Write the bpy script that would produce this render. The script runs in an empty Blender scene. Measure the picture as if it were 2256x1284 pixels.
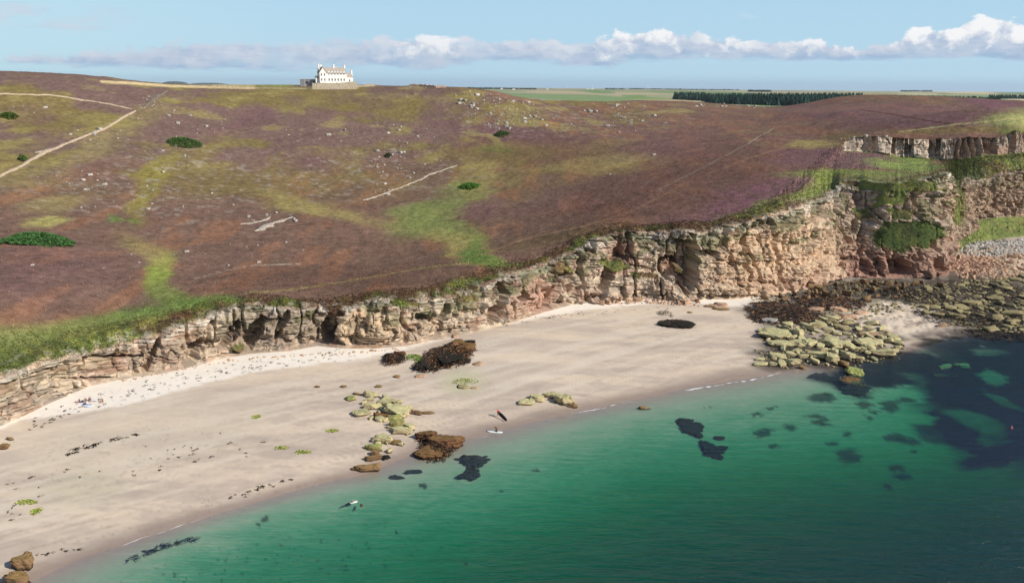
import bpy, bmesh, math, random
import numpy as np
from mathutils import Matrix, Vector
S = bpy.context.scene
COL = S.collection
random.seed(7)
RNG = np.random.default_rng(11)

# ------------------------------------------------------------------ camera
H = 65.0
F = 1700.0                      # focal length in photo pixels (photo 2256 wide)
PITCH = math.atan((642 - 189) / F)
ROLL = math.radians(0.43)
FW = np.array([0, math.cos(PITCH), -math.sin(PITCH)])
U0 = np.array([0, math.sin(PITCH), math.cos(PITCH)])
R0 = np.array([1.0, 0, 0])
RT = math.cos(ROLL) * R0 + math.sin(ROLL) * U0
UP = -math.sin(ROLL) * R0 + math.cos(ROLL) * U0
CAM = np.array([0, 0, H])
cd = bpy.data.cameras.new('camera'); cam = bpy.data.objects.new('camera', cd); COL.objects.link(cam)
cd.sensor_width = 36; cd.lens = F / 2256 * 36; cd.clip_start = 1; cd.clip_end = 60000
cam.matrix_world = Matrix(((RT[0], UP[0], -FW[0], 0), (RT[1], UP[1], -FW[1], 0), (RT[2], UP[2], -FW[2], H), (0, 0, 0, 1)))
S.camera = cam

# ------------------------------------------------------------------ light, sky, exposure
SUN_AZ = math.radians(117)       # clockwise from +Y
SUN_EL = math.radians(35)
S.view_settings.view_transform = 'Standard'; S.view_settings.look = 'None'
S.view_settings.exposure = 0.0; S.view_settings.gamma = 1.0
sd = bpy.data.lights.new('sun', 'SUN'); sun = bpy.data.objects.new('sun', sd); COL.objects.link(sun)
sd.energy = 4.8; sd.angle = math.radians(0.5); sd.color = (1.0, 0.93, 0.84)
tosun = Vector((math.sin(SUN_AZ) * math.cos(SUN_EL), math.cos(SUN_AZ) * math.cos(SUN_EL), math.sin(SUN_EL)))
sun.rotation_euler = (-tosun).to_track_quat('-Z', 'Y').to_euler()

def ray(px, py):
    px = np.asarray(px, float); py = np.asarray(py, float)
    a = (px - 1128) / F; b = -(py - 642) / F
    return FW + a[..., None] * RT + b[..., None] * UP
def proj(P):
    d = np.asarray(P, float) - CAM
    z = np.maximum(d @ FW, 1e-3)
    return 1128 + F * (d @ RT) / z, 642 - F * (d @ UP) / z
def at_z(px, py, z):
    r = ray(px, py); t = (z - H) / r[..., 2]
    return CAM + r * np.asarray(t)[..., None]
def at_D(px, py, D):
    r = ray(px, py); t = D / np.hypot(r[..., 0], r[..., 1])
    return CAM + r * np.asarray(t)[..., None]
def slope(px, py):
    r = ray(px, py); return -r[..., 2] / np.hypot(r[..., 0], r[..., 1])
def ppm(P):                     # photo pixels per metre at a point
    return F / max(1.0, float((np.asarray(P) - CAM) @ FW))

class N:
    """tiny node helper"""
    def __init__(s, tree): s.t = tree
    def n(s, typ, **kw):
        nd = s.t.nodes.new(typ)
        for k, v in kw.items(): setattr(nd, k, v)
        return nd
    def put(s, sock, v):
        if hasattr(v, 'is_output') or isinstance(v, bpy.types.NodeSocket): s.t.links.new(v, sock)
        else:
            if isinstance(v, (tuple, list)) and len(v) == 3 and len(sock.default_value) == 4: v = (*v, 1)
            sock.default_value = v
    def m(s, op, a, b=0.0, c=None, clamp=False):
        nd = s.n('ShaderNodeMath', operation=op, use_clamp=clamp)
        s.put(nd.inputs[0], a); s.put(nd.inputs[1], b)
        if c is not None: s.put(nd.inputs[2], c)
        return nd.outputs[0]
    def rng(s, v, a, b, c=0.0, d=1.0, smooth=True):
        nd = s.n('ShaderNodeMapRange', interpolation_type='SMOOTHSTEP' if smooth else 'LINEAR')
        s.put(nd.inputs[0], v)
        for i, q in enumerate((a, b, c, d)): s.put(nd.inputs[i + 1], q)
        return nd.outputs[0]
    def mix(s, f, a, b, mode='MIX'):
        nd = s.n('ShaderNodeMix', data_type='RGBA', blend_type=mode)
        s.put(nd.inputs[0], f); s.put(nd.inputs[6], a); s.put(nd.inputs[7], b)
        return nd.outputs[2]
    def noise(s, vec, scale, detail=3.0, rough=0.5, dist=0.0):
        nd = s.n('ShaderNodeTexNoise'); nd.inputs['Scale'].default_value = scale
        nd.inputs['Detail'].default_value = detail; nd.inputs['Roughness'].default_value = rough
        nd.inputs['Distortion'].default_value = dist
        if vec is not None: s.t.links.new(vec, nd.inputs['Vector'])
        return nd.outputs[0]
    def mapv(s, vec, sc=(1, 1, 1), loc=(0, 0, 0), rot=(0, 0, 0)):
        nd = s.n('ShaderNodeMapping'); s.t.links.new(vec, nd.inputs[0])
        nd.inputs[1].default_value = loc; nd.inputs[2].default_value = rot; nd.inputs[3].default_value = sc
        return nd.outputs[0]

def build_world():
    w = bpy.data.worlds.new('World'); S.world = w; w.use_nodes = True
    t = w.node_tree; t.nodes.clear(); g = N(t)
    out = g.n('ShaderNodeOutputWorld')
    sky = g.n('ShaderNodeTexSky', sky_type='NISHITA', sun_disc=False)
    sky.sun_elevation = SUN_EL; sky.sun_rotation = SUN_AZ; sky.altitude = 60
    sky.air_density = 1.0; sky.dust_density = 0.3; sky.ozone_density = 2.0
    bg = g.n('ShaderNodeBackground'); g.put(bg.inputs[0], sky.outputs[0]); bg.inputs[1].default_value = 0.1
    tc = g.n('ShaderNodeTexCoord').outputs['Generated']
    sep = g.n('ShaderNodeSeparateXYZ'); g.put(sep.inputs[0], tc)
    x, y, z = sep.outputs
    ysafe = g.m('MAXIMUM', y, 0.05)
    u = g.m('DIVIDE', x, ysafe); v = g.m('DIVIDE', z, ysafe)
    rim = [(-300,132,137),(0,128,136),(100,118,139),(200,112,142),(300,103,151),(400,92,153),(500,92,151),(600,90,153),(700,89,149),(800,87,141),(850,84,141),(900,82,152),(940,82,154),(1000,85,142),(1100,90,133),(1200,92,134),(1270,95,142),(1330,80,144),(1400,73,131),(1470,67,128),(1530,80,125),(1600,82,132),(1680,92,130),(1750,90,132),(1800,92,128),(1850,98,134),(1900,104,127),(1950,100,129),(1990,78,128),(2040,64,127),(2100,66,126),(2130,46,126),(2190,38,128),(2230,44,130),(2290,60,130),(2400,75,130),(2500,100,128)]
    def uv(px, py):
        r = ray(px, py); return r[..., 0] / r[..., 1], r[..., 2] / r[..., 1]
    U0_, U1_ = -0.95, 0.95
    un = g.rng(u, U0_, U1_, 0, 1, smooth=False)
    def curve(pts, scale):
        nd = g.n('ShaderNodeFloatCurve'); c = nd.mapping.curves[0]
        xs = []
        for px, py in pts:
            a, b = uv(px, py); xs.append(((float(a) - U0_) / (U1_ - U0_), float(b) / scale))
        c.points[0].location = (0, xs[0][1]); c.points[1].location = (1, xs[-1][1])
        for a, b in xs: c.points.new(a, b)
        nd.mapping.update(); g.put(nd.inputs[1], un)
        return g.m('MULTIPLY', nd.outputs[0], scale)
    top = curve([(a, b) for a, b, c in rim], 0.2); base = curve([(a, c) for a, b, c in rim], 0.2)
    cv = g.n('ShaderNodeCombineXYZ'); g.put(cv.inputs[0], u); g.put(cv.inputs[1], v)
    cv = cv.outputs[0]
    big = g.noise(g.mapv(cv, (1, 2.6, 1)), 26, 6, 0.62)
    puff = g.noise(g.mapv(cv, (1, 1.25, 1), (3.1, 0, 0)), 38, 7, 0.58, 0.2)
    wob = g.m('MULTIPLY', g.m('SUBTRACT', puff, 0.47), 0.034)
    wob2 = g.m('MULTIPLY', g.m('SUBTRACT', big, 0.5), 0.018)
    e1 = g.m('ADD', g.m('SUBTRACT', top, v), g.m('ADD', wob, wob2))
    strat = g.noise(g.mapv(cv, (1, 7, 1), (7, 0, 0)), 14, 5, 0.6)
    e2 = g.m('ADD', g.m('SUBTRACT', v, base), g.m('MULTIPLY', g.m('SUBTRACT', strat, 0.38), 0.02))
    soft_l = g.rng(u, -0.65, 0.1, 0.010, 0.0035)
    m1 = g.rng(e1, -0.0008, soft_l); m2 = g.rng(e2, -0.002, 0.006)
    right = g.rng(u, -0.35, 0.05, 0.0, 1.0)
    dens = g.rng(g.noise(g.mapv(cv, (1, 5, 1), (1.7, 0, 0)), 11, 5, 0.6), 0.36, 0.55, 0.6, 1.0)
    dens = g.m('MAXIMUM', dens, g.m('MULTIPLY', right, 0.96))
    mask = g.m('MULTIPLY', g.m('MULTIPLY', m1, m2), g.m('MINIMUM', dens, 0.97))
    # where the tops are bright cumulus
    br = g.n('ShaderNodeFloatCurve'); c = br.mapping.curves[0]
    bp = [(-300, .12), (700, .18), (860, .25), (900, .85), (1000, .8), (1030, .3), (1300, .35), (1350, .95), (1480, .95), (1520, .35), (1570, .85), (1650, .8), (1700, .4), (1770, .85), (1890, .8), (1920, .15), (1960, .3), (2000, 1), (2256, 1), (2500, .8)]
    xs = [((float(uv(px, 100)[0]) - U0_) / (U1_ - U0_), b) for px, b in bp]
    c.points[0].location = (0, .1); c.points[1].location = (1, .8)
    for a, b in xs: c.points.new(a, b)
    br.mapping.update(); g.put(br.inputs[1], un)
    frac = g.m('DIVIDE', g.m('SUBTRACT', v, base), g.m('MAXIMUM', g.m('SUBTRACT', top, base), 0.004))
    lit = g.m('ADD', frac, g.m('MULTIPLY', g.m('SUBTRACT', puff, 0.5), 3.2))
    lit = g.rng(lit, 0.25, 1.0)
    lit = g.m('MULTIPLY', lit, br.outputs[0])
    under = g.rng(frac, 0.0, 0.45)
    ccol = g.mix(under, (0.34, 0.50, 0.69, 1), (0.49, 0.58, 0.72, 1))
    ccol = g.mix(g.m('MULTIPLY', g.rng(strat, 0.42, 0.62), 0.6), ccol, (0.36, 0.48, 0.68, 1))
    shade = g.rng(big, 0.35, 0.65)
    ccol = g.mix(g.m('MULTIPLY', shade, 0.5), ccol, (0.70, 0.74, 0.82, 1))
    ccol = g.mix(lit, ccol, (0.95, 0.95, 0.96, 1))
    # wisps
    w1 = g.noise(g.mapv(cv, (1, 5, 1), (0.4, 0.3, 0)), 9, 6, 0.6)
    ua, va = uv(90, 38); d1 = g.m('ADD', g.m('POWER', g.m('DIVIDE', g.m('SUBTRACT', u, float(ua)), 0.10), 2), g.m('POWER', g.m('DIVIDE', g.m('SUBTRACT', v, float(va)), 0.016), 2))
    ub, vb = uv(1660, 32); d2 = g.m('ADD', g.m('POWER', g.m('DIVIDE', g.m('SUBTRACT', u, float(ub)), 0.02), 2), g.m('POWER', g.m('DIVIDE', g.m('SUBTRACT', v, float(vb)), 0.006), 2))
    ws = g.m('MAXIMUM', g.rng(d1, 2.0, 0.2), g.m('MULTIPLY', g.rng(d2, 1.4, 0.1), 0.6))
    wm = g.m('MULTIPLY', g.m('MULTIPLY', ws, g.rng(w1, 0.42, 0.62)), 0.75)
    hi = g.m('MULTIPLY', g.m('MULTIPLY', g.rng(g.noise(g.mapv(cv, (1, 6, 1), (5, 1, 0)), 5, 5, 0.6), 0.6, 0.8), 0.35), g.rng(v, 0.10, 0.2))
    wm = g.m('MAXIMUM', wm, hi)
    ccol = g.mix(g.m('MULTIPLY', wm, g.m('SUBTRACT', 1.0, mask)), ccol, (0.62, 0.69, 0.82, 1))
    mask = g.m('MAXIMUM', mask, wm)
    mask = g.m('MULTIPLY', mask, g.rng(y, 0.05, 0.3))
    hz = g.rng(v, 0.0, 0.30)
    skyc = g.mix(hz, (0.48, 0.70, 0.85, 1), (0.34, 0.62, 0.88, 1))
    skyc = g.mix(g.rng(v, 0.018, 0.0), skyc, (0.42, 0.61, 0.78, 1))
    skyc = g.mix(g.m('MULTIPLY', g.rng(u, -0.1, -0.66), 0.6), skyc, (0.55, 0.79, 0.88, 1))
    b2 = g.n('ShaderNodeBackground'); g.put(b2.inputs[0], skyc); b2.inputs[1].default_value = 1.0
    low = g.m('MULTIPLY', g.rng(v, 0.42, 0.16), g.rng(y, 0.05, 0.35))
    m0 = g.n('ShaderNodeMixShader'); g.put(m0.inputs[0], g.m('MULTIPLY', low, 0.97)); g.put(m0.inputs[1], bg.outputs[0]); g.put(m0.inputs[2], b2.outputs[0])
    bc = g.n('ShaderNodeBackground'); g.put(bc.inputs[0], ccol); bc.inputs[1].default_value = CLOUD
    mx = g.n('ShaderNodeMixShader'); g.put(mx.inputs[0], mask); g.put(mx.inputs[1], m0.outputs[0]); g.put(mx.inputs[2], bc.outputs[0])
    g.put(out.inputs[0], mx.outputs[0])
CLOUD = 1.0
build_world()

# ------------------------------------------------------------------ numpy noise
def _h(ix, iy, iz, seed):
    with np.errstate(over='ignore'):
        n = (ix.astype(np.int64) * 374761393 + iy.astype(np.int64) * 668265263 + iz.astype(np.int64) * 2147483647 + seed * 1274126177) & 0xFFFFFFFF
        n = ((n ^ (n >> 13)) * 1274126177) & 0xFFFFFFFF
        n = ((n ^ (n >> 16)) * 2246822519) & 0xFFFFFFFF
        n = n ^ (n >> 15)
    return n / 4294967296.0
def hsh(a, b=0, c=0, seed=0):
    a = np.asarray(a); b = np.broadcast_to(np.asarray(b), a.shape); c = np.broadcast_to(np.asarray(c), a.shape)
    return _h(a, b, c, seed)
def vn(x, y, seed=0):
    x0 = np.floor(x); y0 = np.floor(y); fx = x - x0; fy = y - y0
    fx = fx * fx * (3 - 2 * fx); fy = fy * fy * (3 - 2 * fy)
    ix = x0.astype(np.int64); iy = y0.astype(np.int64); o = np.zeros_like(ix)
    a = _h(ix, iy, o, seed); b = _h(ix + 1, iy, o, seed); c = _h(ix, iy + 1, o, seed); d = _h(ix + 1, iy + 1, o, seed)
    return (a * (1 - fx) + b * fx) * (1 - fy) + (c * (1 - fx) + d * fx) * fy
def fbm(x, y, o=4, seed=0, g=0.5):
    x = np.asarray(x, float); y = np.broadcast_to(np.asarray(y, float), x.shape)
    s = 0; a = 1; n = 0
    for i in range(o):
        s = s + a * vn(x * 2 ** i + 17.3 * i, y * 2 ** i + 9.1 * i, seed + i); n += a; a *= g
    return s / n
def vn3(P, seed=0):
    P0 = np.floor(P); f = P - P0; f = f * f * (3 - 2 * f); I = P0.astype(np.int64)
    r = 0
    for i in (0, 1):
        for j in (0, 1):
            for k in (0, 1):
                w = (f[:, 0] if i else 1 - f[:, 0]) * (f[:, 1] if j else 1 - f[:, 1]) * (f[:, 2] if k else 1 - f[:, 2])
                r = r + w * _h(I[:, 0] + i, I[:, 1] + j, I[:, 2] + k, seed)
    return r
def sst(a, b, x):
    t = np.clip((x - a) / (b - a), 0, 1); return t * t * (3 - 2 * t)
def lin(r, g, b):
    c = np.array([r, g, b]) / 255.0
    return np.where(c <= 0.04045, c / 12.92, ((c + 0.055) / 1.055) ** 2.4)
def lerp(a, b, t): return a + (b - a) * t
def mixc(c, col, w): return c + (np.asarray(col) - c) * w[:, None]

# ------------------------------------------------------------------ mesh helpers
def mesh_obj(name, verts, faces, mats=(), parent=None, cols=None, smooth=True, attrs=None):
    me = bpy.data.meshes.new(name)
    verts = np.asarray(verts, np.float32)
    if isinstance(faces, np.ndarray):
        k = faces.shape[1]; n = len(faces)
        me.vertices.add(len(verts)); me.vertices.foreach_set('co', verts.ravel())
        me.loops.add(n * k); me.loops.foreach_set('vertex_index', faces.astype(np.int32).ravel())
        me.polygons.add(n)
        me.polygons.foreach_set('loop_start', np.arange(0, n * k, k, dtype=np.int32))
        me.polygons.foreach_set('loop_total', np.full(n, k, np.int32))
        me.update(calc_edges=True); me.validate()
    else:
        me.from_pydata([tuple(map(float, v)) for v in verts], [], faces)
    me.polygons.foreach_set('use_smooth', np.full(len(me.polygons), smooth))
    if cols is not None:
        ca = me.color_attributes.new('Col', 'FLOAT_COLOR', 'POINT')
        c4 = np.ones((len(verts), 4), np.float32); c4[:, :3] = cols
        ca.data.foreach_set('color', c4.ravel())
    for k, v in (attrs or {}).items():
        at = me.attributes.new(k, 'FLOAT', 'POINT'); at.data.foreach_set('value', np.asarray(v, np.float32))
    for m in (mats if isinstance(mats, (list, tuple)) else [mats]): me.materials.append(m)
    o = bpy.data.objects.new(name, me); COL.objects.link(o)
    if parent is not None: o.parent = parent
    return o
def grid_faces(nu, nv):
    i = np.arange(nu - 1)[:, None] * nv + np.arange(nv - 1)[None, :]
    i = i.ravel()
    return np.stack([i, i + nv, i + nv + 1, i + 1], 1)
def tag(o, label=None, cat=None, group=None, kind=None):
    if label: o['label'] = label
    if cat: o['category'] = cat
    if group: o['group'] = group
    if kind: o['kind'] = kind
    return o
def empty(name, loc, rz=0.0):
    o = bpy.data.objects.new(name, None); COL.objects.link(o); o.location = loc; o.rotation_euler = (0, 0, rz); return o

def mat(name, color=None, rough=0.9, attr=None, nz=0.25, nscale=1.0, bump=0.0, bscale=2.0, bdist=0.3, rand=0.0, spec=0.2, detail=5.0, coord='Object', extra=None, stretch=(1, 1, 1)):
    m = bpy.data.materials.new(name); m.use_nodes = True; t = m.node_tree; g = N(t)
    b = t.nodes['Principled BSDF']
    tc = g.n('ShaderNodeTexCoord').outputs['Object'] if coord == 'Object' else g.n('ShaderNodeNewGeometry').outputs['Position']
    if stretch != (1, 1, 1): tcn = g.mapv(tc, stretch)
    else: tcn = tc
    if attr: c = g.n('ShaderNodeVertexColor', layer_name=attr).outputs[0]
    else:
        r = g.n('ShaderNodeRGB'); r.outputs[0].default_value = (*color, 1); c = r.outputs[0]
    if nz:
        n1 = g.noise(tcn, nscale, detail, 0.6)
        f = g.rng(n1, 0.25, 0.75, 1 - nz, 1 + nz, smooth=False)
        if rand:
            oi = g.n('ShaderNodeObjectInfo').outputs['Random']
            f = g.m('MULTIPLY', f, g.rng(oi, 0, 1, 1 - rand, 1 + rand, smooth=False))
        vm = g.n('ShaderNodeVectorMath', operation='SCALE'); g.put(vm.inputs[0], c); g.put(vm.inputs['Scale'], f); c = vm.outputs[0]
    if extra: c = extra(g, c, tc)
    g.put(b.inputs['Base Color'], c); b.inputs['Roughness'].default_value = rough
    b.inputs['Specular IOR Level'].default_value = spec
    if bump:
        bn = g.n('ShaderNodeBump'); bn.inputs['Strength'].default_value = bump; bn.inputs['Distance'].default_value = bdist
        g.put(bn.inputs['Height'], g.noise(tcn, bscale, 6, 0.65)); g.put(b.inputs['Normal'], bn.outputs[0])
    return m

# ------------------------------------------------------------------ thin plate spline surfaces
class TPS:
    def __init__(s, P, reg=1e-4, L=100.0):
        P = np.asarray(P, float); s.L = L; s.X = P[:, :2] / L; z = P[:, 2]; n = len(P)
        K = s.k(s.X, s.X) + reg * np.eye(n)
        A = np.zeros((n + 3, n + 3)); A[:n, :n] = K; A[:n, n] = 1; A[:n, n + 1:] = s.X; A[n, :n] = 1; A[n + 1:, :n] = s.X.T
        s.w = np.linalg.solve(A, np.r_[z, 0, 0, 0])
    def k(s, a, b):
        d2 = (a[:, None, 0] - b[None, :, 0]) ** 2 + (a[:, None, 1] - b[None, :, 1]) ** 2
        return 0.5 * d2 * np.log(d2 + 1e-12)
    def __call__(s, x, y):
        x = np.asarray(x, float); sh = x.shape; q = np.stack([x.ravel(), np.asarray(y, float).ravel()], 1) / s.L
        o = np.empty(len(q)); n = len(s.X)
        for i in range(0, len(q), 50000):
            c = q[i:i + 50000]; o[i:i + 50000] = s.k(c, s.X) @ s.w[:n] + s.w[n] + c @ s.w[n + 1:]
        return o.reshape(sh)

# ------------------------------------------------------------------ the coast: stations along the cliff
# photo x, toe y, cliff-base y, cliff-top y, upper-toe y, edge-of-moor y, (distance of upper toe, edge) or None
ST = [
 (-520,1050,1046,985,950,920,None),(-400,1020,1016,955,920,880,None),(-200,985,981,905,860,810,None),
 (0,938,934,838,790,735,None),(100,892,888,807,765,722,None),(200,850,845,783,750,715,None),(300,830,826,760,725,695,None),
 (350,825,821,748,715,685,None),(400,813,808,722,700,675,None),(450,801,797,705,685,668,None),(505,787,782,682,668,655,None),
 (560,779,775,670,660,648,None),(640,773,769,684,668,655,None),(700,762,758,677,664,652,None),(760,768,764,684,668,652,None),
 (830,767,762,663,650,638,None),(900,762,758,670,652,636,None),(960,748,744,663,645,626,None),(1020,738,734,656,632,606,None),
 (1080,720,716,620,600,572,None),(1130,711,707,607,595,580,None),(1200,687,683,593,575,555,None),(1260,671,667,558,540,522,None),
 (1310,666,662,534,518,502,None),(1360,662,658,513,503,492,None),(1420,659,655,517,505,492,None),(1500,663,659,513,502,490,None),
 (1560,659,655,510,500,488,None),(1640,656,652,496,482,466,None),(1700,650,645,479,462,440,None),(1760,642,636,458,432,400,(285,308)),
 (1800,632,626,440,382,346,(322,372)),(1822,622,617,424,350,326,(372,402)),(1850,612,606,402,324,307,(420,426)),(1900,611,607,398,335,300,(417,424)),(1950,614,610,402,342,302,(416,423)),
 (2040,612,608,396,353,306,(416,425)),(2088,608,603,378,354,306,(416,425)),(2108,560,535,400,354,305,(417,426)),(2130,540,512,396,352,304,(418,427)),
 (2160,532,482,400,346,304,(420,429)),(2200,527,477,388,341,303,(424,433)),(2256,521,475,384,337,300,(430,440)),(2340,512,466,378,335,298,(440,451)),
 (2450,502,456,372,333,297,(455,466)),(2600,490,446,366,332,297,(478,489)),(2800,476,440,360,330,296,(505,517)),
]
LV = np.zeros((len(ST), 5, 3))
for i, (px, ya, yb, yc, yd, ye, far) in enumerate(ST):
    right = px >= 2108
    A = at_z(px, ya, 3.0 if right else 1.9)
    DA = math.hypot(A[0], A[1]); g_ = 0.36 if right else 1.0
    tb = float(slope(px, yb)); DB = (H - A[2] + g_ * DA) / (g_ + tb); B = at_D(px, yb, DB)
    k = 0.34 if px < 1000 else 0.40
    k = float(np.interp(px, [0, 990, 1010, 1600, 1700, 1760, 1800, 1850, 1900, 1950, 2040, 2100], [.34, .34, .4, .42, .7, 1.0, 1.1, 1.1, .9, .6, .35, .3]))
    tcn = float(slope(px, yc)); zc = (H - (DB - k * B[2]) * tcn) / (1 + k * tcn); C = at_D(px, yc, DB + k * (zc - B[2]))
    DC = math.hypot(C[0], C[1])
    if far is None:
        g2 = 0.40
        td = float(slope(px, yd)); DD = (H - C[2] + g2 * DC) / (g2 + td); Dp = at_D(px, yd, DD)
        g3 = 0.24
        te = float(slope(px, ye)); DE = (H - Dp[2] + g3 * DD) / (g3 + te); E = at_D(px, ye, DE)
    else:
        Dp = at_D(px, yd, far[0]); E = at_D(px, ye, far[1])
    LV[i] = [A, B, C, Dp, E]

# ------------------------------------------------------------------ moor height
MC = [ # photo x, y, ground distance
 (-300,165,560),(-300,300,430),(-300,480,310),(-300,700,215),
 (0,168,560),(0,240,480),(0,300,430),(0,400,350),(0,540,260),(0,650,205),
 (200,170,570),(200,240,490),(200,300,435),(200,400,355),(200,540,265),(200,640,212),
 (370,187,620),(370,240,500),(370,300,440),(370,400,360),(370,520,280),(370,600,232),
 (550,190,640),(550,250,520),(550,300,460),(550,400,365),(550,500,290),(550,580,245),
 (740,188,650),(740,200,625),(740,250,535),(740,300,470),(740,400,372),(740,500,290),(740,590,235),
 (900,188,645),(900,250,540),(900,300,475),(900,400,375),(900,500,290),(900,570,246),
 (1080,203,600),(1060,250,530),(1080,300,470),(1080,400,360),(1080,480,290),(1090,540,250),
 (1250,223,700),(1250,250,600),(1250,300,465),(1250,400,345),(1250,480,275),
 (1400,222,800),(1400,250,620),(1400,300,465),(1400,400,325),(1400,450,280),
 (1540,226,820),(1550,250,630),(1550,300,460),(1550,400,318),
 (1620,232,800),(1700,238,780),(1700,250,620),(1700,300,450),(1700,380,325),
 (1780,236,720),(1800,260,560),(1790,310,455),
 (1850,212,760),(1850,250,560),(1950,210,780),(1950,250,560),(1950,280,460),
 (2100,216,800),(2100,250,580),(2256,226,810),(2256,260,560),(2256,285,440),(2500,232,800),(2500,265,560),
]
ctrl = [at_D(a, b, c) for a, b, c in MC]
for i in range(len(ST)):
    if ST[i][6] is None or ST[i][0] >= 1850 or True: ctrl.append(LV[i, 4])
def hid(px, D, z):
    r = ray(px, 300); u = r[:2] / np.hypot(*r[:2]); return np.array([u[0] * D, u[1] * D, z])
for px, D, z in [(-300,760,58),(0,760,60),(200,760,58),(370,780,52),(550,800,52),(740,800,55),(900,800,52),(1080,760,40),(1250,900,38),(1400,1000,36),(1550,1020,36),(1700,960,34),(1850,960,40),(2100,1000,38),(2256,1000,36),(2500,1000,36),
                 (-300,1100,30),(200,1100,30),(740,1150,26),(1250,1300,20),(1700,1300,18),(2256,1300,18),(2600,1300,18)]:
    ctrl.append(hid(px, D, z))
moor_tps = TPS(ctrl, 2e-4)
def moor_z(x, y):
    z = moor_tps(x, y)
    r = np.hypot(x, y)
    z = z + (fbm(x / 60, y / 60, 3, 5) - .5) * 2.2 * sst(230, 330, r) + (fbm(x / 9, y / 9, 3, 6) - .5) * 0.9 + (fbm(x / 2.2, y / 2.2, 2, 8) - .5) * 0.35
    return z

# ------------------------------------------------------------------ shore and sea bed height
WL = [(-500,1520),(-250,1420),(-80,1345),(60,1288),(171,1234),(295,1190),(400,1158),(455,1138),(530,1115),(600,1095),(680,1072),(730,1060),(800,1045),(850,1024),(920,1000),(1000,975),(1070,957),(1128,942),(1200,922),(1280,906),(1400,881),(1500,858),(1600,840),(1700,823),(1760,815),(1830,812),(1900,800),(1980,782),(2050,760),(2110,742),(2180,735),(2256,742),(2400,738),(2600,730),(2800,725)]
BC = [tuple(at_z(a, b, 0.0)) for a, b in WL]
for i in range(len(ST)): BC.append(tuple(LV[i, 0]))
for a, b, z in [(45,928,1.45),(200,908,1.45),(300,888,1.45),(430,850,1.4),(560,823,1.4),(700,800,1.4),(830,783,1.4),(960,750,1.4),(1080,722,1.4),(1250,688,1.4),(1400,672,1.5),(1600,660,1.5),(-200,1000,1.45),
                (1800,700,1.1),(2000,690,.8),(2256,640,1.2),(2150,640,1.3),(1900,640,1.7),(2000,630,1.9),(2400,640,1.2),(2250,570,2.4),(2130,600,1.9),(2500,560,2.4),
                (600,1284,-2.3),(300,1284,-.85),(900,1284,-3.2),(1128,1284,-4.5),(900,1150,-1.7),(1128,1100,-1.8),(1128,1010,-.75),(1400,1000,-1.6),(1400,930,-.7),(1600,900,-.8),(1700,900,-.95),(1700,1000,-2.3),(1400,1284,-5.6),
                (1850,900,-1.3),(2000,900,-2.2),(2256,900,-3.2),(2256,1284,-8.4),(1700,1284,-6.6),(1700,1130,-4.6),(2256,1080,-6.2),(2000,1000,-3.0),(2256,790,-1.6),(2100,790,-1.2),(2000,820,-1.2),(2500,800,-2.5),(2600,1284,-7.5),
                (0,1500,-1.5),(600,1600,-3.6),(1128,1700,-5.5),(1700,1700,-7),(2500,1700,-8.5),(750,1130,-1.15),(500,1200,-1.1)]:
    BC.append(tuple(at_z(a, b, z)))
shore_tps = TPS(BC, 1e-3)
def shore_z(x, y):
    z = shore_tps(x, y)
    px, py = proj(np.stack([x, y, z], -1))
    rocky = sst(1640, 1720, px) * sst(760, 700, py - (px - 1640) * .04)
    z = z + (fbm(x / 14, y / 4, 3, 31) - .5) * 0.10 * (1 - rocky) + (fbm(x / 2.2, y / 2.2, 3, 33) - .5) * 1.1 * rocky
    return z
def ground(px, py):
    """the point of shore seen at a photo pixel"""
    z = 0.5
    for _ in range(12):
        p = at_z(px, py, z); z = float(shore_tps(np.array([p[0]]), np.array([p[1]]))[0])
    return np.array([p[0], p[1], z])
def moor_at(px, py):
    """the point of moor seen at a photo pixel, marching along the sight line"""
    r = ray(px, py); t = np.linspace(180, 1100, 900); P = CAM + r[None, :] * t[:, None]
    z = moor_z(P[:, 0], P[:, 1]); below = np.nonzero(P[:, 2] < z)[0]
    if len(below) == 0:
        i = int(np.argmin(P[:, 2] - z)); return np.array([P[i, 0], P[i, 1], z[i]])
    i = below[0]; return np.array([P[i, 0], P[i, 1], z[i]])

# ------------------------------------------------------------------ colours of the moor (true surface colours, set per vertex)
def blob(px, py, cx, cy, rx, ry, rot=0.0, soft=0.5):
    c, s = math.cos(math.radians(rot)), math.sin(math.radians(rot))
    dx = px - cx; dy = py - cy; a = (dx * c + dy * s) / rx; b = (-dx * s + dy * c) / ry
    return 1 - sst(1 - soft, 1 + soft, np.hypot(a, b))
def line(px, py, pts, w):
    d = np.full(px.shape, 1e9)
    for (x0, y0), (x1, y1) in zip(pts[:-1], pts[1:]):
        L = (x1 - x0) ** 2 + (y1 - y0) ** 2; t = np.clip(((px - x0) * (x1 - x0) + (py - y0) * (y1 - y0)) / L, 0, 1)
        d = np.minimum(d, np.hypot(px - x0 - t * (x1 - x0), (py - y0 - t * (y1 - y0)) * 1.6))
    return 1 - sst(w * .5, w * 1.3, d)
BROWN = lin(110, 87, 73); PURP = lin(110, 82, 84); OLIV = lin(118, 104, 64); MAUV = lin(114, 93, 86); GRN = lin(114, 120, 70); VIV = lin(98, 118, 60); YEL = lin(146, 134, 82); BEIG = lin(205, 184, 140); DARKG = lin(62, 82, 34); STONE = lin(185, 175, 160)
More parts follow.
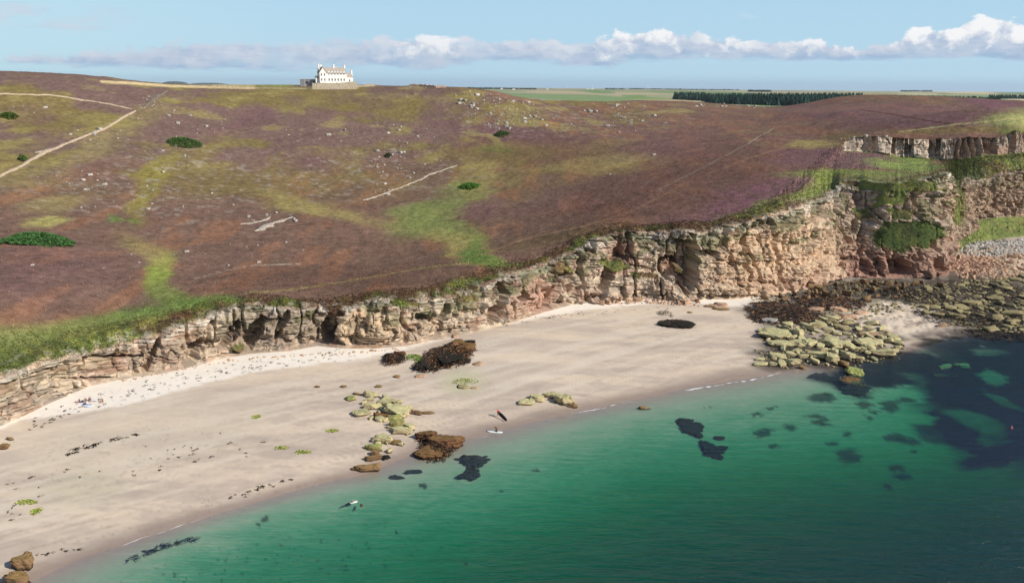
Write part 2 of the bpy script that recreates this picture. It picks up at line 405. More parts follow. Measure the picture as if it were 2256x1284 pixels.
def moor_color(x, y, z):
    px, py = proj(np.stack([x, y, z], -1))
    r = np.hypot(x, y); sc = np.clip(F / r / 3.0, 0.8, 4)
    wx = (fbm(x / 22, y / 22, 4, 41) - .5); wy = (fbm(x / 22 + 50, y / 22, 4, 43) - .5)
    qx = px + wx * 120 ; qy = py + wy * 26 * np.clip(py / 450, .3, 1.3)
    n1 = fbm(x / 45, y / 60, 4, 51); n2 = fbm(x / 14, y / 22, 4, 53); n3 = fbm(x / 4, y / 6, 3, 55); n4 = fbm(x / 1.6, y / 1.6, 2, 57)
    c = np.tile(BROWN, (len(x), 1))
    up = sst(430, 330, py) * sst(1200, 950, px)            # upper left hill, olive and mauve
    c = mixc(c, MAUV, np.clip(up * .75 + sst(900, 500, px) * .3, 0, 1) * (0.5 + .5 * n2))
    ol = sst(.45, .62, n1 * .6 + n2 * .4) 
    zone = np.clip(sst(470, 330, py) * (0.62 * sst(1500, 1100, px) + .30) + blob(qx, qy, 900, 240, 500, 60) * .5 + blob(qx, qy, 1300, 290, 260, 40) * .4, 0, 1)
    c = mixc(c, OLIV, np.clip(ol * zone * 1.1, 0, .95))
    c = mixc(c, YEL, .45 * sst(.56, .7, n2) * zone)
    c = mixc(c, lin(150, 104, 72), .35 * sst(.5, .68, fbm(x / 9, y / 30, 3, 77)) * (1 - up))
    c = mixc(c, lin(108, 80, 74), sst(1150, 1450, qx) * .4 * sst(215, 260, py))
    # purple flowering heather
    pr = np.zeros(len(x))
    for a in [(1660,430,120,40,-18,.8),(1560,475,160,22,-8,.6),(1850,345,110,18,6,.9),(2000,255,260,32,4,.55),(2200,232,90,14,6,.9),(1900,240,200,20,2,.45),(330,395,45,22,-20,.55),(560,265,80,14,-25,.5),(700,350,80,28,0,.5),(1150,300,200,16,8,.6),
              (1300,420,160,30,-12,.3),(90,600,160,70,0,.28),(1380,330,220,30,0,.35),(1060,455,40,25,0,.4),(60,250,60,20,0,.3),(1080,570,60,12,0,.2)]:
        pr = np.maximum(pr, blob(qx, qy, *a[:5]) * a[5])
    c = mixc(c, PURP, np.clip(pr * (0.6 + .8 * n3), 0, 1))
    c = mixc(c, lin(120, 80, 94), np.clip(pr - .45, 0, 1) * sst(.45, .65, n3) * 1.1)
    # grass
    for cx, cy, rx, ry, rot, w, col in [
        (930,480,75,34,-12,.95,GRN),(990,440,90,22,-22,.8,GRN),(1035,410,26,9,-5,1,VIV),(1000,520,70,32,10,.85,GRN),(1060,380,60,40,-60,.55,YEL),(1010,545,90,25,20,.7,YEL),(1060,565,60,20,30,.9,VIV),
        (360,610,36,50,0,.9,lin(126,136,66)),(390,660,60,26,20,.85,GRN),(330,560,60,22,25,.55,YEL),(480,668,70,20,0,.9,VIV),(300,690,140,22,-12,.8,VIV),(100,760,160,36,-6,.85,GRN),(-60,770,160,50,0,.85,GRN),(230,720,110,22,-10,.8,GRN),(110,450,60,18,-10,.5,YEL),(100,492,36,14,0,.7,lin(170,165,95)),(235,480,20,7,0,.75,VIV),(278,484,18,7,0,.7,VIV),
        (520,420,220,22,12,.55,OLIV),(700,455,140,18,14,.6,YEL),(250,300,160,26,-30,.45,YEL),(420,340,120,20,-20,.5,OLIV),(330,410,90,30,-60,.55,lin(138,132,56)),(760,230,150,18,4,.5,OLIV),(1300,360,140,14,-4,.45,YEL),(1340,375,60,12,-8,.5,YEL),
        (1480,245,50,7,0,.5,YEL),(1795,408,46,24,-30,.95,lin(126,136,70)),(1690,455,110,12,-16,.75,GRN),(1870,384,150,10,0,.85,lin(118,128,66)),(2000,360,70,20,5,.95,lin(124,136,74)),(1780,318,70,9,-4,.75,YEL),(2230,262,95,20,-3,.9,lin(138,140,88)),(2120,288,150,8,0,.7,OLIV),(1850,300,70,7,0,.5,OLIV),(2230,290,60,9,0,.8,GRN),
        (880,215,130,9,3,.3,YEL),(1200,330,200,22,0,.35,OLIV),(1080,305,36,12,20,.7,lin(150,140,88)),(1080,325,40,10,0,.7,lin(110,116,60)),(610,185,130,5,0,.8,lin(128,140,62)),(1230,520,160,12,-12,.35,OLIV),
        (720,400,320,40,0,.22,OLIV)]:
        c = mixc(c, col, np.clip(blob(qx, qy, cx, cy, rx, ry, rot) * w * (0.75 + .5 * n3), 0, 1))
    pz = np.maximum(blob(qx, qy, 1815, 348, 125, 17, 4, .3), blob(qx, qy, 1725, 412, 46, 24, -12, .4) * .9); c = mixc(c, lerp(PURP, BROWN, .25), pz * .9)
    # sandy dune tongue behind the left hill, strip below the house
    c = mixc(c, BEIG, np.clip(line(px, py, [(225,180),(300,184),(380,190),(470,192),(560,194)], 5) * (.7 + .3 * n2) + line(px, py, [(470,188),(560,188)], 3) * .5, 0, 1))
    c = mixc(c, lin(165, 160, 120), line(px, py, [(560,194),(700,196),(790,194)], 2.2) * .8)
    # tracks
    for pts, w, a, col in [([(540,646),(640,638),(760,620),(880,600),(980,585),(1040,580)], 2.4, .75, YEL),([(1060,560),(1160,525),(1300,495),(1400,462),(1440,440),(1530,395),(1620,360),(1700,333),(1780,318)], 2.4, .6, lin(150,118,92)),
                   ([(1440,425),(1520,385),(1600,345),(1660,312),(1700,285)], 5, .5, lin(92,80,66)),([(1445,422),(1525,381),(1605,341),(1665,308),(1702,283)], 1.5, .6, lin(165,150,130)),([(1900,242),(2000,258),(2100,275),(2170,292)], 2.0, .8, lin(84,56,52)),([(1980,290),(2080,278),(2170,268),(2256,258)], 2, .8, lin(168,160,110)),
                   ([(480,600),(560,585),(660,580)], 1.2, .5, STONE),([(430,615),(500,598)], 1.5, .4, STONE),([(1640,600),(1650,590)], 1, 0, STONE),([(210,240),(300,232)],1,0,STONE)]:
        c = mixc(c, col, line(px + wx * 10, py + wy * 4, pts, w) * a)
    c = mixc(c, lin(150, 140, 128), .5 * sst(.62, .74, fbm(x / 3.5, y / 3.5, 3, 61)) * np.clip(blob(px, py, 380, 410, 330, 90) + blob(px, py, 1120, 250, 120, 50) + blob(px, py, 850, 380, 200, 60) + blob(px, py, 1300, 260, 250, 40), 0, 1))
    c = mixc(c, lin(94, 68, 56), (blob(qx, qy, 1450, 410, 260, 60, -14) * .5 + blob(qx, qy, 1150, 330, 200, 30) * .35 + blob(qx, qy, 700, 610, 240, 24) * .3))
    n5 = fbm(x / 28 + y / 50, y / 9 - x / 60, 4, 191)
    f = 0.72 + .26 * n3 + .22 * n4 + .14 * n2 + .3 * n5
    return c * f[:, None]

def az_grid(azs, r0, r1, nr, z_fn):
    t = np.linspace(0, 1, nr)[None, :]
    R = r0[:, None] * (r1 / r0[:, None]) ** t
    X = R * np.sin(azs)[:, None]; Y = R * np.cos(azs)[:, None]
    Z = z_fn(X.ravel(), Y.ravel()).reshape(X.shape)
    return X, Y, Z

# ------------------------------------------------------------------ the cliff ribbon
DS = 0.21
seglen = np.linalg.norm(np.diff(LV[:, 1, :2], axis=0), axis=1)
i0 = [i for i, s in enumerate(ST) if s[0] == 2088][0]
seglen[i0] = min(seglen[i0], 40)
pxs = np.array([s[0] for s in ST], float)
s_st = np.r_[0, np.cumsum(seglen)]
inframe = (s_st[np.searchsorted(pxs, -200)], s_st[np.searchsorted(pxs, 2340)])
cs = np.r_[np.arange(0, inframe[0], .9), np.arange(inframe[0], inframe[1], DS), np.arange(inframe[1], s_st[-1], .9)]
def smooth_(a, n):
    k = np.ones(n) / n; p = np.pad(a, (n // 2, n - 1 - n // 2), mode='edge'); return np.convolve(p, k, 'valid')
def cat_interp(V):
    out = np.empty((len(cs), 3))
    for k in range(3): out[:, k] = np.interp(cs, s_st, V[:, k])
    return out
LI = [cat_interp(LV[:, j]) for j in range(5)]
for j_, w_ in ((2, 21), (3, 121), (4, 121)):
    for k_ in range(3): LI[j_][:, k_] = smooth_(LI[j_][:, k_], w_)
cpx = np.interp(cs, s_st, pxs)
s_arc = cs
# smoothed outward normal of the cliff foot
def smooth(a, n):
    k = np.ones(n) / n; p = np.pad(a, (n // 2, n - 1 - n // 2), mode='edge'); return np.convolve(p, k, 'valid')
bx = smooth(LI[1][:, 0], 61); by = smooth(LI[1][:, 1], 61)
tx = np.gradient(bx); ty = np.gradient(by); L_ = np.hypot(tx, ty) + 1e-9
NX = smooth(ty / L_, 41); NY = smooth(-tx / L_, 41); L_ = np.hypot(NX, NY) + 1e-9; NX /= L_; NY /= L_
# jitter of the cliff edge and foot
h_c = LI[2][:, 2] - LI[1][:, 2]
LI[2][:, 2] += (fbm(cs / 7, cs * 0, 4, 71) - .5) * np.clip(h_c * .16, .6, 2.6)
LI[3][:, 2] += (fbm(cs / 5, cs * 0 + 4, 3, 72) - .5) * 1.0
rowsn = [14, 118, 46, 44]
right_w = sst(1830, 1880, cpx)                 # where the upper edge is rock too
rp = []; seg_id = []; fr = []
for j, n in enumerate(rowsn):
    for t in np.linspace(0, 1, n, endpoint=(j == 3)):
        rp.append(LI[j] + (LI[j + 1] - LI[j]) * t); seg_id.append(j); fr.append(t)
rp = np.stack(rp, 1)                           # columns, rows, xyz
seg_id = np.array(seg_id); fr = np.array(fr)
NCx, NRx = rp.shape[:2]
SS = np.repeat(s_arc[:, None], NRx, 1); PXX = np.repeat(cpx[:, None], NRx, 1)
SEG = np.repeat(seg_id[None], NCx, 0); FR = np.repeat(fr[None], NCx, 0)
X, Y, Z = rp[..., 0].copy(), rp[..., 1].copy(), rp[..., 2].copy()
HC = np.repeat(h_c[:, None], NRx, 1)
RW = np.repeat(right_w[:, None], NRx, 1)
right_side = sst(2095, 2112, PXX)
S3 = np.r_[0, np.cumsum(np.linalg.norm(np.diff(LI[3][:, :2], axis=0), axis=1))]
ex3 = smooth(LI[3][:, 0], 81); ey3 = smooth(LI[3][:, 1], 81); t3x = np.gradient(ex3); t3y = np.gradient(ey3); l3 = np.hypot(t3x, t3y) + 1e-6
N3X = smooth(t3y / l3, 61); N3Y = smooth(-t3x / l3, 61); l3 = np.hypot(N3X, N3Y) + 1e-6; N3X /= l3; N3Y /= l3
S3 = np.repeat(S3[:, None], NRx, 1)
rockA = np.where(SEG == 0, np.where(right_side > .5, 0.0, FR), 0)
rock = np.where(SEG == 1, 1.0, rockA)
dist_c = np.where(SEG == 2, FR * np.linalg.norm(LI[3] - LI[2], axis=1)[:, None], 0)
rock = np.where(SEG == 2, np.exp(-dist_c / 2.5) * .8, rock)
rock = np.where(SEG == 3, RW * np.clip(FR * 8, 0, 1) * np.clip((1 - FR) * 8 + .15, 0, 1), rock)
# green breaks in the rock: (photo x, y, rx, ry)
PY_ = proj(rp)[1]
gp = np.zeros_like(X)
GW = (fbm(X.ravel() / 3, Z.ravel() / 1.5 + Y.ravel() / 3, 3, 81) - .5).reshape(X.shape)
for cx, cy, rx, ry, rot in [(2000,520,82,34,-5),(1355,585,32,14,15),(1235,590,22,12,10),(1030,640,22,30,20),(735,678,18,12,0),(1500,600,10,6,0),(1900,400,60,10,0),(1960,440,50,14,-10),(1420,607,26,8,0),(1880,365,200,20,4),(640,664,40,8,0),(525,770,18,8,15),(1900,470,20,16,0),(2110,440,14,60,0),(1985,470,30,14,0),(600,668,14,8,0),(890,668,30,8,0),(1980,410,100,16,0)]:
    gp = np.maximum(gp, blob(PXX + GW * 30, PY_ + GW * 22, cx, cy, rx, ry, rot, .35))
rockc = np.clip(rock * (1 - gp), 0, 1)
# bedded, jointed rock: outward offsets by layer and block
dip = 0.045
W = Z + SS * dip * np.where(PXX < 2000, 1, -.3) + (fbm(SS.ravel() / 18, Z.ravel() / 9, 3, 83).reshape(X.shape) - .5) * 1.8
def layers(W, mean, seed):
    th = mean * (0.45 + 1.1 * np.random.default_rng(seed).random(400)); cum = np.cumsum(th) - 40
    k = np.searchsorted(cum, W); lo = cum[np.clip(k - 1, 0, 399)]; hi = cum[np.clip(k, 0, 399)]
    return k, (W - lo) / np.maximum(hi - lo, 1e-3)
kb, fb = layers(W, 1.9, 3); kf, ff = layers(W, 0.62, 4); kt, ft = layers(W, 4.5, 5)
def blocks(k, width, seed):
    sh = hsh(k, 3, 1, seed) * width; wv = width * (0.6 + .9 * hsh(k, 7, 2, seed))
    q = (SS + sh + (fbm(SS.ravel() / 3, Z.ravel() / 2, 3, seed).reshape(X.shape) - .5) * 3.0) / wv; i = np.floor(q).astype(np.int64); return i, q - i
ib, qb = blocks(kb, 4.2, 11); if_, qf = blocks(kf, 1.7, 12); it, qt = blocks(kt, 8.0, 13)
disp = (hsh(kt, it, 0, 21) - .5) * 1.7 + (hsh(kb, ib, 0, 22) - .5) * 1.25 + (hsh(kf, if_, 0, 23) - .5) * 0.42
big = fbm(SS.ravel() / 13, Z.ravel() / 40, 3, 91).reshape(X.shape) - .5
amp = np.clip(HC * .24, 1.8, 5.0)
disp = disp * np.clip(HC / 14, .65, 1.35) + big * amp
vert = np.abs(fbm(SS.ravel() / 4.5, Z.ravel() / 9, 3, 93).reshape(X.shape) - .5)
disp += (hsh(kt, 0, 0, 28) - .5) * 2.0 + (hsh(kb, 0, 0, 29) - .5) * 1.0
disp -= np.clip(.07 - vert, 0, 1) * 36 * np.clip(HC / 12, .5, 1.4)                 # joint gullies
disp -= 1.4 * (ff > .80) * sst(.45, .6, fbm(SS.ravel() / 7, W.ravel() / .9, 3, 141).reshape(X.shape))
disp -= 1.3 * (qb < .06) * (hsh(kb, ib, 6, 25) > .72)
_P3 = np.stack([SS.ravel() / 1.9, W.ravel() / 1.1, (X.ravel() - Y.ravel()) / 9], 1)
disp += ((vn3(_P3, 151) - .5) * 1.3 + (vn3(_P3 * 2.3, 152) - .5) * .7).reshape(X.shape)
disp += .5 * np.sin(np.clip(fb, 0, 1) * 3.14) * (hsh(kb, ib, 8, 27) - .2)                         # open bedding planes
# upper band right: tall thin columns
col_q = S3 / 2.7 + (fbm(S3.ravel() / 6, Z.ravel() / 12, 2, 97).reshape(X.shape) - .5) * 1.2; ci = np.floor(col_q).astype(np.int64)
colu = (hsh(ci, 0, 0, 31) - .5) * 5.4 + (hsh(ci, kb, 0, 32) - .5) * 1.0
disp = np.where(SEG == 3, colu * 1.1 + disp * .5 - 3.5 * (hsh(ci, 1, 0, 33) < .22) * (np.abs(col_q - ci - .5) < .4), disp)
CVN = (fbm(SS.ravel() / 2.2, Z.ravel() / 1.4, 3, 161).reshape(X.shape) - .5) * 1.6
# recesses and caves seen in the photo: x, y, half width m, half height px, depth m, lean
for cx, cy, hw, hh, dep, lean in [(333,790,.8,36,3.2,.35),(432,775,1.6,30,4.5,.3),(512,735,1.5,32,5,.5),(560,735,1.8,40,6,.45),(620,720,.9,40,3,.3),(725,725,2.2,34,6.5,.2),(975,690,1.5,18,4,.6),(1100,650,1.6,52,5,.15),(1150,655,2.4,14,6,.2),(1215,650,1.6,36,3.5,.2),
        (1245,600,2.5,18,4,0),(1345,590,2.2,60,5.5,.55),(1475,590,3.6,22,6,0),(1512,580,3.4,62,9,.12),(1385,545,1.0,30,3,.2),(1560,560,3.2,10,3.5,.1),(1640,545,1.2,28,3,.4),(930,700,2.2,10,3.5,-.3),(300,790,5,4,2.2,-1.5),(245,790,6,3.5,2.0,-2.),(200,835,5,3,2,-1),
        (1905,590,2.0,16,4,0),(1935,580,1.2,12,4,0),(1985,592,4.5,18,7,0),(2060,585,2.0,12,6,0),(2082,600,3.4,12,7,0),(2060,572,1.6,8,5,0),(1870,570,2.5,7,3,0),(1880,500,1.6,14,3,0),(2100,430,2.5,50,6,0),(2092,500,2,40,4,0),
        (2175,330,4.0,14,6,0),(2060,335,2.2,18,4,0),(2000,330,1.5,14,3,0),(2100,325,1.4,20,3,0)]:
    sc0 = float(np.interp(cx, pxs, s_st))
    e = ((SS - sc0 - lean * (cy - PY_) * 0.12) / hw) ** 2 + ((PY_ - cy) / hh) ** 2
    sel = (SEG == 3) if cy < 345 and cx > 1850 else (SEG <= 1)
    disp -= np.where(sel, dep * sst(1.35, .75, e + CVN), 0)
disp = disp - 0.25
disp *= np.where(SEG == 0, FR, 1)
gnoise = (fbm(SS.ravel() / 2.5, (Y + X * .3 + Z).ravel() / 2.5, 3, 95).reshape(X.shape) - .5)
gbig = (fbm(X.ravel() / 8, Y.ravel() / 8, 3, 96).reshape(X.shape) - .5)
w3_ = np.where(SEG == 3, RW, 0); nxx = NX[:, None] * (1 - w3_) + N3X[:, None] * w3_; nyy = NY[:, None] * (1 - w3_) + N3Y[:, None] * w3_
wd = rockc
X += nxx * disp * wd; Y += nyy * disp * wd
veg = (1 - rockc) * np.clip(np.minimum((SEG >= 1) * 1.0, 1), 0, 1)
fade = np.where(SEG == 3, np.clip((1 - FR) * 5, 0, 1), 1)
Z += veg * fade * (gnoise * 1.1 + gbig * 2.0) * np.where((SEG >= 2) & (PXX > 1730), .45, 1)
Z += np.where((SEG == 0) & (right_side > .5), gnoise * 1.5 * np.sin(FR * math.pi), 0)
Z += rockc * (SEG == 1) * 0.25 * (hsh(kf, if_, 9, 25) - .5)
# last row sits on the moor; add foot skirt and buried back row
Ex, Ey = X[:, -1].copy(), Y[:, -1].copy()
E_off = moor_z(Ex, Ey) - Z[:, -1]
Z += E_off[:, None] * np.where(SEG == 3, FR ** 2, 0)
EAZ = np.arctan2(Ex, Ey); ER = np.hypot(Ex, Ey)
o_ = np.argsort(EAZ); EAZs = EAZ[o_]; ERs = ER[o_]

def ribbon_color():
    x, y, z = X.ravel(), Y.ravel(), Z.ravel(); n = len(x)
    px = PXX.ravel(); py = PY_.ravel(); seg = SEG.ravel(); f = FR.ravel(); rk = rockc.ravel()
    kbr, ibr, kfr, ifr = kb.ravel(), ib.ravel(), kf.ravel(), if_.ravel()
    nb = hsh(kbr, ibr, 0, 51); nf = hsh(kfr, ifr, 0, 52); n1 = fbm(SS.ravel() / 10, z / 4, 3, 53); n2 = fbm(SS.ravel() / 1.5, z / .8, 3, 54)
    c = np.tile(lin(198, 176, 150), (n, 1))
    c = mixc(c, lin(218, 200, 174), sst(.4, .7, n1) * .8)
    c = mixc(c, lin(186, 150, 132), (nb > .7) * .45)
    c = mixc(c, lin(150, 138, 124), (nf > .55) * .6)
    c = mixc(c, lin(210, 190, 165), (nf < .2) * .6)
    c = mixc(c, lin(150, 112, 90), sst(.6, .72, fbm(SS.ravel() / 5, z / 2, 3, 58)) * .6)
    c = mixc(c, lin(122, 112, 100), (blob(px, py, 620, 720, 130, 55) * .75 + blob(px, py, 60, 880, 120, 30) * .35 + blob(px, py, 370, 780, 50, 30) * .5) * (.5 + .5 * n1))
    c = mixc(c, lin(222, 188, 150), blob(px, py, 1720, 560, 150, 110, -10) * .55)
    c = mixc(c, lin(216, 186, 146), blob(px, py, 800, 720, 90, 40) * .4)
    c = mixc(c, lin(160, 122, 104), np.clip(sst(1835, 1875, px) * sst(2140, 2095, px) * sst(470, 600, py) * .85, 0, 1))
    c = mixc(c, lin(180, 142, 122), (blob(px, py, 1370, 560, 30, 40) + blob(px, py, 1170, 650, 50, 40) * .6 + blob(px, py, 1200, 660, 30, 40) * .5 + blob(px, py, 1780, 620, 140, 22) * .4) * .8)
    c = mixc(c, lin(190, 160, 132), sst(1835, 1870, px) * (py < 480) * .4)
    topl = (seg == 1) * sst(.82, 1.0, f + (n2 - .5) * .25)
    c = mixc(c, lin(206, 198, 184), topl * .75)
    c = mixc(c, lin(205, 195, 175), (seg == 3) * .6 * (n2 + .2))
    c = mixc(c, lin(190, 140, 112), (seg == 3) * sst(2140, 2200, px) * .5 * (nb > .4))
    c = mixc(c, lin(96, 84, 60), sst(.60, .7, fbm(SS.ravel() / 3.5, z / 2.2 , 3, 59)) * .55 * (seg == 1) * sst(.25, .6, f))
    vg = (seg == 1) * sst(.52, .62, fbm(SS.ravel() / 6, z / 2.6, 3, 171) * .75 + f * .22) * sst(.3, .6, f); c = mixc(c, lin(98, 104, 62), vg * (.2 + .4 * sst(480, 620, px)))
    c = mixc(c, lin(146, 124, 104), sst(2096, 2110, px) * .55)
    c *= (0.72 + .48 * n2 + .22 * (nf - .5) + .12 * (nb - .5))[:, None]
    # vegetation on the fringe
    m1 = fbm(x / 5, y / 5, 3, 62); m2 = fbm(x / 1.6, y / 1.6, 3, 63)
    g = np.tile(lin(116, 124, 66), (n, 1)); g = mixc(g, lin(90, 94, 56), sst(.4, .6, m1)); g = mixc(g, lin(112, 88, 66), sst(.52, .66, fbm(x / 6, y / 6, 3, 65)) * .7); g = mixc(g, lin(128, 122, 62), sst(.5, .7, m2) * .7)
    g = mixc(g, lin(112, 84, 66), sst(.46, .62, fbm(x / 7, y / 4, 3, 64)) * .8 * sst(330, 560, px) * sst(1880, 1700, px))
    g = mixc(g, lin(112, 126, 66), blob(px, py, 60, 770, 260, 60) * .4 + sst(2095, 2110, px) * (seg <= 1) * .25 + blob(px, py, 2180, 500, 120, 40) * .3)
    g = mixc(g, lin(52, 70, 34), np.clip(gp.ravel() * blob(px, py, 2000, 520, 100, 50) * .8 + blob(px, py, 2130, 385, 50, 40) * .7, 0, 1))
    g = mixc(g, lin(122, 84, 64), blob(px, py, 395, 690, 36, 14, 15) * .8)
    g *= (.62 + .75 * m2)[:, None]
    mc = moor_color(x, y, z)
    wm = np.where(seg == 3, np.maximum(sst(.1, 1, f), sst(1700, 1750, px)), 0) * (1 - RW.ravel()) + np.where(seg == 2, sst(1700, 1770, px) * sst(2098, 2080, px) * sst(.05, .2, f) * .95, 0) + np.where((seg == 3), RW.ravel() * sst(.93, 1, f), 0)
    g = mixc(g, mc, np.clip(wm, 0, 1)) if False else g + (mc - g) * np.clip(wm, 0, 1)[:, None]
    # stones showing through near the edge
    st = (seg == 2) * sst(.58, .66, fbm(x / 1.4, y / 1.4, 2, 66)) * np.exp(-dist_c.ravel() / 4)
    rkn = sst(.3, .62, rk + (m2 - .5) * .5)
    rkn = np.where((seg == 0) & (px < 2100), 1, rkn)
    out = g + (c - g) * rkn[:, None]
    out = mixc(out, lin(200, 192, 176), st * .7)
    return out
RCOL = ribbon_color()

M_ROCK = mat('cliff_rock', attr='Col', nz=.22, nscale=.9, bump=.5, bscale=1.6, bdist=.35, rough=.92, stretch=(1, 1, 2.2))
M_MOOR = mat('heather', attr='Col', nz=.42, nscale=.42, detail=8, bump=.7, bscale=.6, bdist=.6, rough=.95, spec=.05)
M_SAND = mat('sand', attr='Col', nz=.04, nscale=.4, bump=.06, bscale=3, bdist=.1, rough=.85, spec=.25)
# ribbon with skirt rows
def padcols(V):
    a = V[:, :1]; b = V[:, -1:]
    return a, b
bk = 3.0
foot = np.stack([X[:, 0] - NX * 1.0, Y[:, 0] - NY * 1.0, Z[:, 0] - 3.5], -1)[:, None]
back = np.stack([X[:, -1] + bk * np.sin(EAZ), Y[:, -1] + bk * np.cos(EAZ), Z[:, -1] - 2.0], -1)[:, None]
RV = np.concatenate([foot, np.stack([X, Y, Z], -1), back], 1)
RC = RCOL.reshape(NCx, NRx, 3); RC = np.concatenate([RC[:, :1], RC, RC[:, -1:]], 1)
cliff = mesh_obj('cliff', RV.reshape(-1, 3), grid_faces(NCx, NRx + 2)[:, ::-1], M_ROCK, cols=RC.reshape(-1, 3))
for p in (): pass
cliff.data.polygons.foreach_set('use_smooth', np.repeat(False, len(cliff.data.polygons)))
tag(cliff, 'layered tan sandstone sea cliff with grassy fringe running behind the whole beach', 'cliff', kind='structure')

# ------------------------------------------------------------------ moor
a0, a1 = EAZs[0] + .002, EAZs[-1] - .002
azs = np.linspace(a0, a1, 1350)
r0 = np.interp(azs, EAZs, ERs)
MX, MY, MZ = az_grid(azs, r0, 1400.0, 400, moor_z)
mcol = moor_color(MX.ravel(), MY.ravel(), MZ.ravel())
moor = mesh_obj('moor', np.stack([MX, MY, MZ], -1).reshape(-1, 3), grid_faces(1350, 400)[:, ::-1], M_MOOR, cols=mcol)
tag(moor, 'heather moorland hillside', kind='structure')

# ------------------------------------------------------------------ shore and sea bed
sa = np.linspace(-.82, .82, 1250)
SX, SY, SZ = az_grid(sa, np.full(1250, 45.0), 480.0, 500, shore_z)
def shore_color(x, y, z):
    px, py = proj(np.stack([x, y, z], -1)); n = len(x)
    n1 = fbm(x / 18, y / 4, 4, 101); n2 = fbm(x / 5, y / 1.3, 4, 102); n3 = fbm(x / .9, y / .7, 2, 103)
    c = np.tile(lin(218, 199, 174), (n, 1))
    c = mixc(c, lin(190, 174, 158), sst(.35, .7, n1) * .8)
    c = mixc(c, lin(168, 152, 140), sst(.5, .7, n2) * .45 * sst(1.5, 1.0, z))
    u_ = x * .80 + y * .60; v_ = -x * .60 + y * .80
    s1_ = fbm(u_ / 26, v_ / 1.6, 4, 181); s2_ = fbm(u_ / 9, v_ / .55, 3, 182)
    c = mixc(c, lin(186, 170, 154), sst(.48, .68, s1_) * .3 * sst(1.6, 1.1, z)); c = mixc(c, lin(222, 208, 188), sst(.50, .30, s1_) * .5); c = mixc(c, lin(160, 144, 130), sst(.6, .75, s2_) * .35 * sst(1.2, .6, z))
    c = mixc(c, lin(216, 200, 176), blob(px, py, 300, 960, 330, 60, -12) * .5)
    # dry white sand below the cliff
    top = np.interp(px, [-300, 45, 200, 300, 430, 560, 700, 830, 960, 1080, 1250, 1400, 1520, 1640, 1760], [1060, 926, 906, 886, 850, 822, 802, 785, 752, 722, 688, 672, 668, 676, 664])
    dry = sst(3, -3, py - top + (n2 - .5) * 10) * sst(1700, 1640, px)
    c = mixc(c, lin(240, 230, 214), dry)
    # damp edge
    damp = sst(.42, .04, z + (n1 - .5) * .2 + (s1_ - .5) * .15)
    c = mixc(c, lin(142, 124, 112), damp * .85)
    c = mixc(c, lin(176, 168, 148), sst(0.0, -0.5, z) * .8)
    # pale green film on the flat sand
    c = mixc(c, lin(184, 180, 148), blob(px, py, 180, 1075, 90, 40, -8) * .35)
    c = mixc(c, lin(188, 184, 148), blob(px, py, 1020, 840, 50, 30) * .6)
    # weedy foreshore at the right
    w = np.zeros(n)
    qx = px + (n1 - .5) * 60 + (n2 - .5) * 40; qy = py + (n2 - .5) * 22
    for a in [(1740,690,90,26,5),(1900,640,200,30,-5),(2110,640,190,44,-2),(2230,690,140,60,5),(2130,680,100,26,8),(2240,740,90,40,0),(1830,665,120,28,0),(1740,760,70,40,20),(1850,770,110,30,5),(1720,800,60,16,0),(1960,800,120,22,6),(2400,700,200,80,0),(2090,585,120,20,0),(1760,790,110,16,8),(1930,740,60,16,5),(2080,780,70,22,30)]:
        w = np.maximum(w, blob(qx, qy, *a))
    sandgap = blob(qx, qy, 1980, 700, 120, 34, 8, .3)
    w = np.clip(w * (1 - sandgap), 0, 1)
    c = mixc(c, lin(40, 36, 30), w * .93)
    c = mixc(c, lin(100, 76, 60), w * sst(.52, .66, n2) * .5 * sst(700, 600, py))
    c = mixc(c, lin(70, 92, 34), w * blob(px, py, 1960, 672, 60, 12) * .7 * (n3 > .5))
    c = mixc(c, lin(150, 140, 130), blob(px, py, 2210, 545, 110, 22, 0) * .9)
    c = mixc(c, lin(150, 112, 96), blob(px, py, 2140, 580, 60, 24, 0) * .7)
    # kelp on the sea bed
    k = np.zeros(n)
    for a in [(2230,860,230,120,15),(2140,780,110,36,10),(2000,800,150,26,5),(1880,845,60,26,20),(2110,940,70,50,40),(2200,1000,90,24,-15),(1925,838,120,26,5),(2150,990,40,18,30),(2330,950,160,110,30),(1960,850,60,16,0),(2400,820,300,120,0)]:
        k = np.maximum(k, blob(qx, qy, *a, .35))
    hole = np.maximum.reduce([blob(qx, qy, 2180, 830, 34, 16, 10, .3), blob(qx, qy, 2215, 885, 50, 9, 25, .4) * .7, blob(qx, qy, 2150, 930, 70, 18, 20, .4) * .8, blob(qx, qy, 1985, 868, 70, 16, 5, .4), blob(qx, qy, 2060, 775, 70, 12, 20, .4) * .7, blob(qx, qy, 1905, 858, 30, 8, 0, .4), blob(qx, qy, 2175, 775, 40, 8, 0, .4) * .6])
    k = np.clip(k * 1.15 - hole * .8 * (.6 + .8 * n2), 0, 1)
    c = mixc(c, lin(16, 18, 16), k)
    for a in [(1905,893,17,8,0),(1963,896,20,12,0),(1925,907,10,5,0),(1908,920,9,5,0),(1740,944,14,7,0),(1866,953,13,7,0),(1970,963,20,9,10),(2000,970,22,8,5),(1835,976,10,6,0),(1708,983,12,6,0),(1800,918,24,4,0),(1870,1005,26,16,0),(1975,1030,18,7,0),(1990,1047,20,7,0),(2015,995,10,4,0),(1680,955,22,6,-10),(1805,930,20,7,0),(936,1072,8,7,40),(1108,1080,7,4,0),(1180,1035,9,4,0),(1810,878,30,8,5),(1995,884,18,7,0),(1700,900,10,3,0),(1820,870,16,5,0),(1562,897,7,3,0),(1670,912,10,2,0),(575,1138,10,5,-30),(1030,1240,5,4,0),(882,1173,4,3,0),(560,1150,6,3,0),(1960,1070,10,5,0),(2035,945,30,10,10),(2050,960,30,16,20)]:
